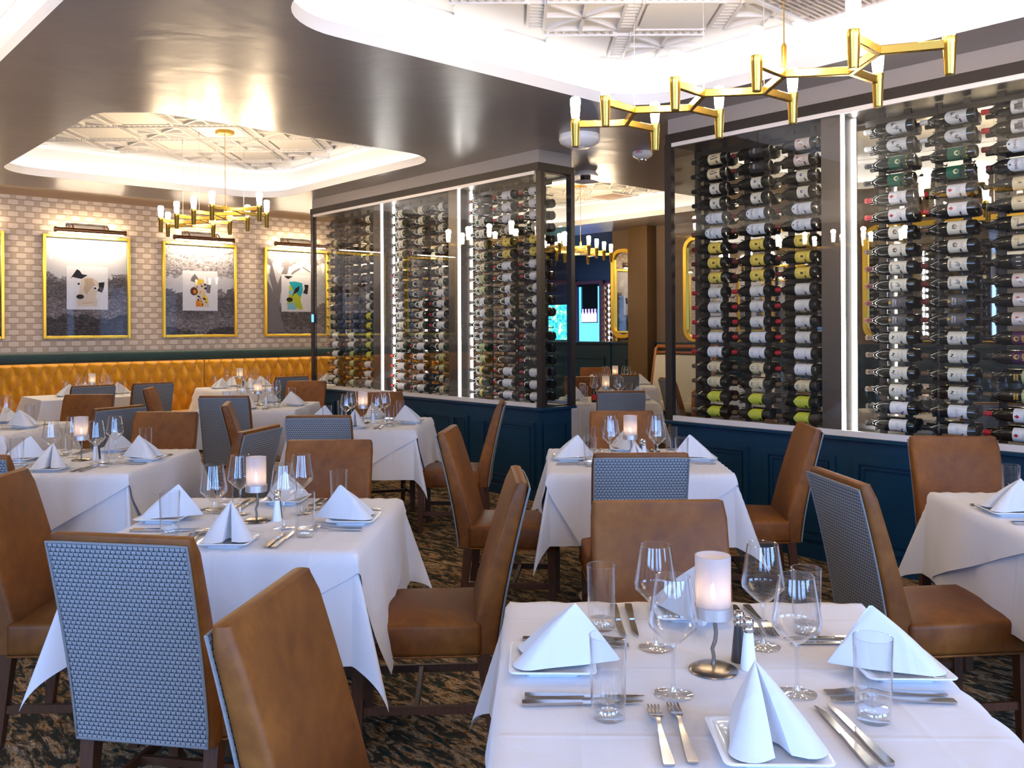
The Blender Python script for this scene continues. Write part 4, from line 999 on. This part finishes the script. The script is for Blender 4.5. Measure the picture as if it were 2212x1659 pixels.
def fork_parts():
    def zc(y): return .006 + .010 * math.exp(-((y - .035) / .03) ** 2) - .000
    hd = MB().loft([[(x * w_, y, zc(y) + z * th) for x, z in ((-1, -1), (1, -1), (1, 1), (-1, 1))] for y, w_, th in ((-.118, .0085, .0016), (-.112, .0098, .0018), (-.06, .0075, .0018), (0, .0042, .0020), (.018, .0032, .0020), (.032, .0036, .0018))]).mesh('handle', 'cutlery_steel', 40)
    hb = MB().loft([[(x * w_, y, zc(y) + z * .0012) for x, z in ((-1, -1), (1, -1), (1, 1), (-1, 1))] for y, w_ in ((.030, .0038), (.042, .0098), (.052, .0118), (.066, .0118))])
    for k in range(4):
        xx = -.0098 + .00653 * k
        hb.loft([[(xx + x * w_, y, zc(y) + z * .0010) for x, z in ((-1, -1), (1, -1), (1, 1), (-1, 1))] for y, w_ in ((.064, .0021), (.095, .0019), (.116, .0011))])
    return hd, hb.mesh('tines', 'chrome', 40)
FKH, FKT = fork_parts()
CAN = dict(
    base=lath('base', [(.001, .012), (.008, .013), (.010, .0125), (.022, .013), (.040, .009), (.0505, .0035), (.0515, .0015), (.050, 0), (.001, 0)], 'pewter', 36),
    stem=MB().tube([(0, 0, .010), (.001, 0, .030), (-.002, 0, .046), (.004, 0, .062), (.006, 0, .078), (.004, 0, .098), (.003, 0, .114)], .0042, 10).mesh('stem', 'pewter'),
    collar=lath('collar', [(.001, .113), (.010, .1125), (.037, .1125), (.0402, .114), (.0405, .138), (.0385, .138), (.0385, .116), (.001, .1155)], 'brushed_steel', 36),
    frosted_shade=lath('frosted_shade', [(.0372, .117), (.0372, .243), (.0345, .243), (.0345, .117)], 'frosted_glass', 36),
    candle=lath('candle', [(.019, .117), (.019, .150), (.001, .150)], 'print_cream', 18),
    flame=lath('flame', [(.001, .152), (.0050, .160), (.0042, .170), (.0006, .182)], 'flame', 10))
def shaker(mat): return [lath('body', [(.0175, 0), (.0175, .004), (.0105, .075), (.0100, .080)], mat, 12, cap0=True), lath('collar', [(.0102, .078), (.0125, .082), (.0125, .088), (.010, .091)], 'chrome', 14), lath('top', [(.010, .090), (.0125, .096), (.0115, .104), (.007, .110), (.0012, .1115)], 'chrome', 14)]
SALT, PEPR = shaker('salt_white'), shaker('pepper_dark')
NB = {}
SIDES = ['near', 'right-hand', 'far', 'left-hand']
def setting(u, v, rz, desc, sides=(0, 1, 2, 3), glasses=(0, 1, 2, 3), tumblers=(0, 1, 2, 3), cutlery=True, lit=True, shakers=True, d=.36, jit=.012, cx=0.0, power=.10):
    Tm = TRS((u, v, 0), rz)
    def place(x, y, q):             # local point of a setting turned to side q
        a = q * PI / 2; X, Y = x * math.cos(a) - y * math.sin(a), x * math.sin(a) + y * math.cos(a)
        p = Tm @ Vector((X + cx, Y, 0)); return p.x, p.y, rz + a
    def j(s=1.0): return random.uniform(-jit, jit) * s
    def put(name, lab, cat, grp, x, y, q, z, parts, dr=0.0):
        X, Y, r = place(x, y, q)
        t = thing(name, lab, cat, (X, Y, z), r + dr, grp)
        for nm, me in parts: ob(nm, me, t)
        return t
    for q in (0, 1, 2, 3):
        sd = SIDES[q]
        if q in sides:
            X, Y, r = place(j(), -d + j(), q)
            ob('plate', PLATE, None, (X, Y, ZT + .0005), r, f'small square white plate under the {sd} napkin on {desc}', 'plate', 'square plates')
            ob('napkin', NAP[(q + int(abs(u) * 10)) % 3], None, (X, Y, ZT + .0212), r + random.uniform(-.10, .10) + (.22 if q == 0 else 0), f'white napkin folded to a pyramid, {sd} place on {desc}', 'napkin', 'folded napkins')
            if cutlery:
                for k, xx in enumerate((.152, .184)):
                    put('table_knife', f'steel table knife, {("inner", "outer")[k]} one at the {sd} place, {desc}', 'knife', 'table knives', xx + j(.3), -.298 + j(.6), q, ZT + .0005, (('handle', KNH), ('blade', KNB)), random.uniform(-.02, .10))
                for k, xx in enumerate((-.128, -.163)):
                    put('table_fork', f'steel table fork, {("inner", "outer")[k]} one at the {sd} place, {desc}', 'fork', 'table forks', xx + j(.3), -.298 + j(.6), q, ZT - .001, (('handle', FKH), ('tines', FKT)), random.uniform(-.03, .06))
        if q in glasses:
            put('wine_glass', f'clear stemmed wine glass of the {sd} place on {desc}', 'wine glass', 'stemmed wine glasses', .125 + j(.7), -.122 + j(.7), q, ZT + .0005, (('bowl', BOWL), ('stem', STEM), ('foot', FOOT), ('rim', RIMW)))
        if q in tumblers:
            put('tumbler', f'tall clear water tumbler of the {sd} place on {desc}', 'glass', 'water tumblers', .232 + j(.7), -.245 + j(.7), q, ZT + .0005, (('wall', TWALL), ('base', TBASE), ('rim', RIMT)))
    X, Y, r = place(-.014, -.008, 0)
    t = thing('candle_lamp', f'frosted glass candle lamp on a wavy metal stem, {desc}', 'candle', (X, Y, ZT + .0005), r, 'table candle lamps')
    for k in ('base', 'stem', 'collar', 'candle', 'flame'): ob(k, CAN[k], t)
    ob('frosted_shade', CAN['frosted_shade'], t)
    pl = point('candle_light', (0, 0, .185), power, (1.0, 0.66, 0.38), .008); pl.parent = t
    if shakers:
        for nm, ms, x, y, w_ in (('salt_shaker', SALT, .062, .002, 'white salt'), ('pepper_shaker', PEPR, .052, .045, 'dark pepper')):
            put(nm, f'tapered {w_} shaker with chrome cap on {desc}', 'shaker', 'salt and pepper shakers', x, y, 0, ZT + .0005, (('body', ms[0]), ('collar', ms[1]), ('top', ms[2])))

D1, D2, D3, D4 = 'the nearest table', 'the woven-back chair table', 'the table facing the rack gap', 'the table behind the edge chair'
D5, D6, D7 = 'the farthest edge table', 'the table before the long rack', 'the table midway to the banquette'
D8, D9, D10 = 'the middle banquette table', 'the long banquette table', 'the banquette table behind the rack post'
D11, D12, D13 = 'the first table past the gap', 'the second table past the gap', 'the table by the near rack'
D14, D15, D16 = 'the first table behind the near rack', 'the second table behind the near rack', 'the third table behind the near rack'
setting(*table(.435, 1.862, -1.6, D1, ph=.4, over=12, under=.30, half=.60), D1)
setting(*table(-.955, 3.33, -2.2, D2, ph=1.9, over=28), D2)
setting(*table(.66, 4.83, -2.6, D3, ph=2.6, over=32), D3)
setting(*table(-2.395, 4.92, -1.6, D4, ph=3.7, over=30), D4)
setting(*table(-4.0, 6.60, -1.0, D5, ph=.9, over=-20, detail=9), D5, sides=(0, 1, 2))
setting(*table(-1.14, 6.80, -2.4, D6, ph=4.6, over=30, detail=9), D6)
setting(*table(-2.42, 8.42, -1.2, D7, ph=5.2, over=-22, detail=8), D7)
setting(*table(2.255, 3.36, -3.4, D13, ph=2.2, over=22, half=.62), D13, sides=(0, 2, 3), glasses=(0, 3), tumblers=(0, 2, 3))
setting(*table(.955, 8.86, -1.0, D11, ph=1.1, over=20, detail=8), D11, cutlery=False)
setting(*table(1.33, 11.25, -1.0, D12, ph=.2, over=-20, detail=8), D12, cutlery=False)
setting(*table(2.75, 9.55, -1.0, D14, ph=.6, over=20, detail=7), D14, cutlery=False, shakers=False)
setting(*table(3.45, 7.35, -1.0, D15, ph=2.9, over=20, detail=7), D15, cutlery=False, shakers=False)
setting(*table(4.3, 5.5, -1.0, D16, ph=2.9, over=20, detail=7), D16, cutlery=False, shakers=False)
# the tables along the banquette stand square to the wall
bt = table(4.87, 10.52, 0, D8, a=.40, b=.40, ph=.7, over=22, detail=8, wall=True); setting(*bt, D8, cutlery=False, d=.30)
bt = table(3.12, 10.52, 0, D9, a=.62, b=.40, ph=1.7, over=0.001, detail=8, wall=True); setting(*bt, D9, cutlery=False, d=.30)
bt = table(6.35, 10.50, 0, D10, a=.40, b=.40, ph=2.7, over=22, detail=8, wall=True); setting(*bt, D10, cutlery=False, d=.30, shakers=False)

# chairs: grid position of the seat, heading of the sitter
for x, y, f, lab in (
    (-.99, 2.70, -10, 'brown leather chair showing its blue-grey woven back, before the near table'),
    (-.17, 1.78, -98, 'brown leather chair turned side-on, tucked against the nearest table'),
    (-1.60, 3.33, -88, 'brown leather chair cut by the edge of the view, beside the woven-back chair'),
    (-.325, 3.30, 93, 'brown leather chair with a lit seat between the two near tables'),
    (-.905, 4.01, 180, 'brown leather chair facing us behind the woven-back chair table'),
    (.465, 2.44, 181, 'brown leather chair facing us behind the nearest table'),
    (.56, 4.19, 0, 'woven-back chair drawn up to the table facing the rack gap'),
    (.72, 5.46, 180, 'brown leather chair facing us behind the table facing the rack gap'),
    (-.01, 4.80, -96, 'brown leather chair on the aisle side of the table facing the gap'),
    (1.30, 4.92, 85, 'brown leather chair against the navy cabinet, table facing the gap'),
    (1.55, 3.29, -84, 'brown leather chair showing a slanted woven back, near rack table'),
    (2.17, 4.03, 177, 'brown leather chair facing us behind the table by the near rack'),
    (-2.33, 5.58, 180, 'brown leather chair facing us behind the table behind the edge chair'),
    (-2.43, 4.23, 0, 'woven-back chair cut by the view edge, table behind the edge chair'),
    (-1.75, 5.00, 76, 'chair with slanted grey woven back, between two middle tables'),
    (-3.64, 7.22, 180, 'brown leather chair facing us behind the farthest edge table'),
    (-3.14, 6.50, 62, 'grey woven-back chair turned askew beside the farthest edge table'),
    (-1.24, 5.97, 0, 'woven-back chair before the table standing before the long rack'),
    (-1.07, 7.34, 196, 'brown leather chair facing us against the long rack cabinet'),
    (-.43, 6.60, 88, 'brown leather chair in profile with pale woven back by the long rack'),
    (-1.80, 6.66, -76, 'brown leather chair turned sideways, table standing before the long rack'),
    (-2.41, 7.70, 0, 'tall grey woven-back chair before the table midway to the banquette'),
    (-2.20, 9.06, 180, 'brown leather chair facing us behind the table midway to banquette'),
    (-3.14, 8.50, -78, 'brown leather chair turned sideways near the long banquette table'),
    (.95, 8.02, 0, 'grey woven-back chair before the first table past the gap'),
    (.80, 9.62, 180, 'brown leather chair facing us behind the first table past the gap'),
    (1.27, 10.62, 0, 'grey woven-back chair before the second table past the gap'),
    (1.16, 11.95, 180, 'brown leather chair facing us behind the second table past the gap'),
    (2.02, 9.60, -80, 'chair with pale woven back seen between the rack post and booth'),
    (2.75, 8.82, 0, 'woven-back chair before the first table behind the near rack'),
    (2.80, 7.40, -88, 'chair at the aisle side of the second table behind near rack'),
    (3.45, 6.66, 0, 'woven-back chair before the second table behind the near rack'),
    (3.62, 5.55, -88, 'chair at the aisle side of the third table behind near rack')):
    chair(x, y, f, lab)
for u, v, lab in ((2.80, 9.78, 'grey woven-back chair before the candle of the long banquette table'), (3.38, 9.74, 'grey woven-back chair at the end of the long banquette table'), (5.0, 9.78, 'dark woven-back chair at the middle banquette table, mostly hidden')):
    t = chair(0, 0, 0, lab); t.location = (u, v, 0); t.rotation_euler = (0, 0, 0)

# ------------------------------------------------------------------ back room: mirrors, settee, bar
def wall_mirror(y0, y1, z0, z1, label):
    t = thing('wall_mirror', label, 'mirror', (10.49, (y0 + y1) / 2, (z0 + z1) / 2), 0, 'gold framed wall mirrors'); a, b = (y1 - y0) / 2, (z1 - z0) / 2
    pts = [(-.035, p, q) for p, q in rrect(-a + .03, a - .03, -b + .03, b - .03, .16, 8)]
    n = len(pts); mb = MB()
    for p in (pts,):
        o_ = rrect(-a, a, -b, b, .19, 8); i_ = rrect(-a + .055, a - .055, -b + .055, b - .055, .135, 8)
        vs = [(-.055, y, z) for y, z in o_] + [(-.055, y, z) for y, z in i_] + [(0, y, z) for y, z in o_] + [(-.02, y, z) for y, z in i_]
        for k in range(n):
            k2 = (k + 1) % n; mb.add([vs[k], vs[k2], vs[n + k2], vs[n + k]], [(0, 1, 2, 3)]); mb.add([vs[k], vs[k2], vs[2 * n + k2], vs[2 * n + k]], [(0, 3, 2, 1)]); mb.add([vs[n + k], vs[n + k2], vs[3 * n + k2], vs[3 * n + k]], [(0, 1, 2, 3)])
    ob('frame', mb.mesh('frame', 'gold_frame', 40), t)
    ob('mirror_glass', MB().add([(-.021, y, z) for y, z in rrect(-a + .05, a - .05, -b + .05, b - .05, .14, 8)], [tuple(range(36))]).mesh('mirror_glass', 'mirror_glass', 0), t)
    for s in (-1, 1): ob('wall_bracket', MB().box(-.03, 0, s * a * .6 - .02, s * a * .6 + .02, -b - .05, -b + .01).mesh('wall_bracket', 'gold_frame', 0), t)
wall_mirror(8.80, 9.26, 1.33, 2.72, 'narrow gold framed mirror beside the oak column')
wall_mirror(5.55, 7.86, 1.285, 2.805, 'wide gold framed mirror behind the near rack, next to the column')
wall_mirror(2.85, 5.15, 1.31, 2.72, 'wide gold framed mirror behind the near rack, second along the wall')
t = thing('settee', 'high-backed orange wood settee with cream upholstery by the oak column', 'settee', (9.95, 7.62, 0), R(90))
for s in (-1, 1):
    ob('side_frame', MB().tube([(s * .52, .30, 0), (s * .52, .30, .62), (s * .52, .20, .66), (s * .52, -.12, .68), (s * .52, -.22, 1.19), (s * .50, -.26, 1.215)], .032, 8).tube([(s * .52, -.14, .70), (s * .52, -.30, 0)], .03, 8).mesh('side_frame', 'orange_wood'), t)
ob('top_rail', MB().tube([(-.52, -.25, 1.215), (.52, -.25, 1.215)], .035, 10).tube([(-.52, -.22, 1.13), (.52, -.22, 1.13)], .02, 8).mesh('top_rail', 'orange_wood'), t)
ob('back_cushion', MB().rbox(-.48, .48, -.05, .05, -.36, .30, .03, 2, T=TRS((0, -.13, .80), 0, R(11))).mesh('back_cushion', 'cream_upholstery'), t)
ob('seat_cushion', MB().rbox(-.49, .49, -.18, .30, .34, .46, .03, 2).mesh('seat_cushion', 'cream_upholstery'), t)
# bar seen through the opening of the low wall
plain('night_blue', (0.012, 0.026, 0.055), 0.5); plain('plum_paint', (0.10, 0.015, 0.03), 0.5); plain('slate_tile', (0.10, 0.13, 0.17), 0.5, var=.2, sc=12)
struct('wall_bar', MB().box(13.95, 14.07, 8.0, 15.0, 0, 3.06), 'night_blue')
struct('wall_side', MB().box(10.6, 14.07, 15.0, 15.1, 0, 3.06), 'slate_tile')
t = thing('bar_opening', 'plum framed bar opening edged with blue light, past the rack gap', 'doorway', (13.94, 12.94, 0))
mb = MB()
for a, b, c, d in ((-.40, -.33, 0, 2.50), (.33, .40, 0, 2.50), (-.33, .33, 2.43, 2.50)): mb.box(-.10, 0, a, b, c, d)
ob('frame', mb.mesh('frame', 'plum_paint', 0), t)
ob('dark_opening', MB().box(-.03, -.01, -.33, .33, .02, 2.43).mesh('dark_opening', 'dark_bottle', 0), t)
for y in (.27, -.28): ob('light_line', MB().box(-.06, -.04, y - .022, y + .022, .6, 2.38).mesh('light_line', 'blue_led', 0), t)
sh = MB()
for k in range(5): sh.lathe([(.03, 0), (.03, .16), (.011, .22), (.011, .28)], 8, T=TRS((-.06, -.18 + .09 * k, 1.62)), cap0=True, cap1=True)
ob('bar_bottles', sh.mesh('bar_bottles', 'violet_bottle_glow', 50), t)  # bottles emit violet through their own material
ob('back_light', MB().box(-.036, -.032, -.25, .25, .9, 1.60).mesh('back_light', 'blue_led', 0), t)
t = thing('bottle_tower', 'tall column of shelved bottles lit by a white light line', 'display', (13.94, 12.36, 0))
ob('back_panel', MB().box(-.04, 0, -.15, .15, 0, 2.45).mesh('back_panel', 'plum_paint', 0), t)
ob('light_line', MB().box(-.075, -.055, -.015, .015, .9, 2.40).mesh('light_line', 'rack_led', 0), t)
shf = MB().box(-.20, -.04, -.14, .14, -.006, .006).mesh('shelf', 'dark_steel', 0)
bb = MB()
for y in (-.09, 0, .09): bb.lathe([(.034, .006), (.034, .05), (.012, .085), (.012, .11)], 10, T=TRS((-.12, y, 0)), cap0=True, cap1=True)
bb = bb.mesh('shelf_bottles', 'bronze_metal', 50)
for k in range(12):
    s_ = ob('shelf', shf, t, (0, 0, .95 + .122 * k)); ob('shelf_bottles', bb, s_)
t = NT('screen_garden'); v = t.coord(); f = t.noise(v, 9.0, 4, .7); c = t.ramp(f, [(.35, (.02, .10, .30)), (.46, (.03, .45, .75)), (.54, (.05, .55, .22)), (.62, (.75, .85, .70)), (.72, (.75, .20, .50))])
t.base((0, 0, 0)); t.lk(c, t.p.inputs['Emission Color']); t.p.inputs['Emission Strength'].default_value = 1.6; M['screen_garden'] = t.m
t = thing('wall_screen', 'bright green and blue screen on the bar wall behind the rack end', 'screen', (13.94, 13.80, 1.62))
ob('bezel', MB().rbox(-.05, 0, -.42, .42, -.42, .42, .01, 1).mesh('bezel', 'black_metal'), t)
ob('display', MB().box(-.053, -.05, -.39, .39, -.39, .39).mesh('display', 'screen_garden', 0), t)
struct('trim_5', MB().box(13.86, 13.95, 13.36, 14.9, 2.47, 2.55), 'plum_paint')
area('bar_glow', (12.4, 12.6, 3.0), (0, 0, 0), 1.6, 2.2, 14.0, (0.25, 0.5, 1.0))
mb = MB().tube([(.018, 0, 0), (.018, 0, .02)], .001, 4)
# the small red-labelled sauce bottle on the first table past the gap
u, v = G(.80, 8.62)
t = thing('sauce_bottle', 'small red-labelled sauce bottle on the first table past the gap', 'bottle', (u, v, ZT + .001))
ob('glass', MB().lathe([(.024, 0), (.026, .01), (.026, .085), (.012, .115), (.012, .14), (.001, .141)], 16, cap0=True).mesh('glass', 'dark_bottle'), t)
ob('paper_label', MB().lathe([(.0265, .02), (.0265, .075)], 16).mesh('paper_label', 'red_print'), t)
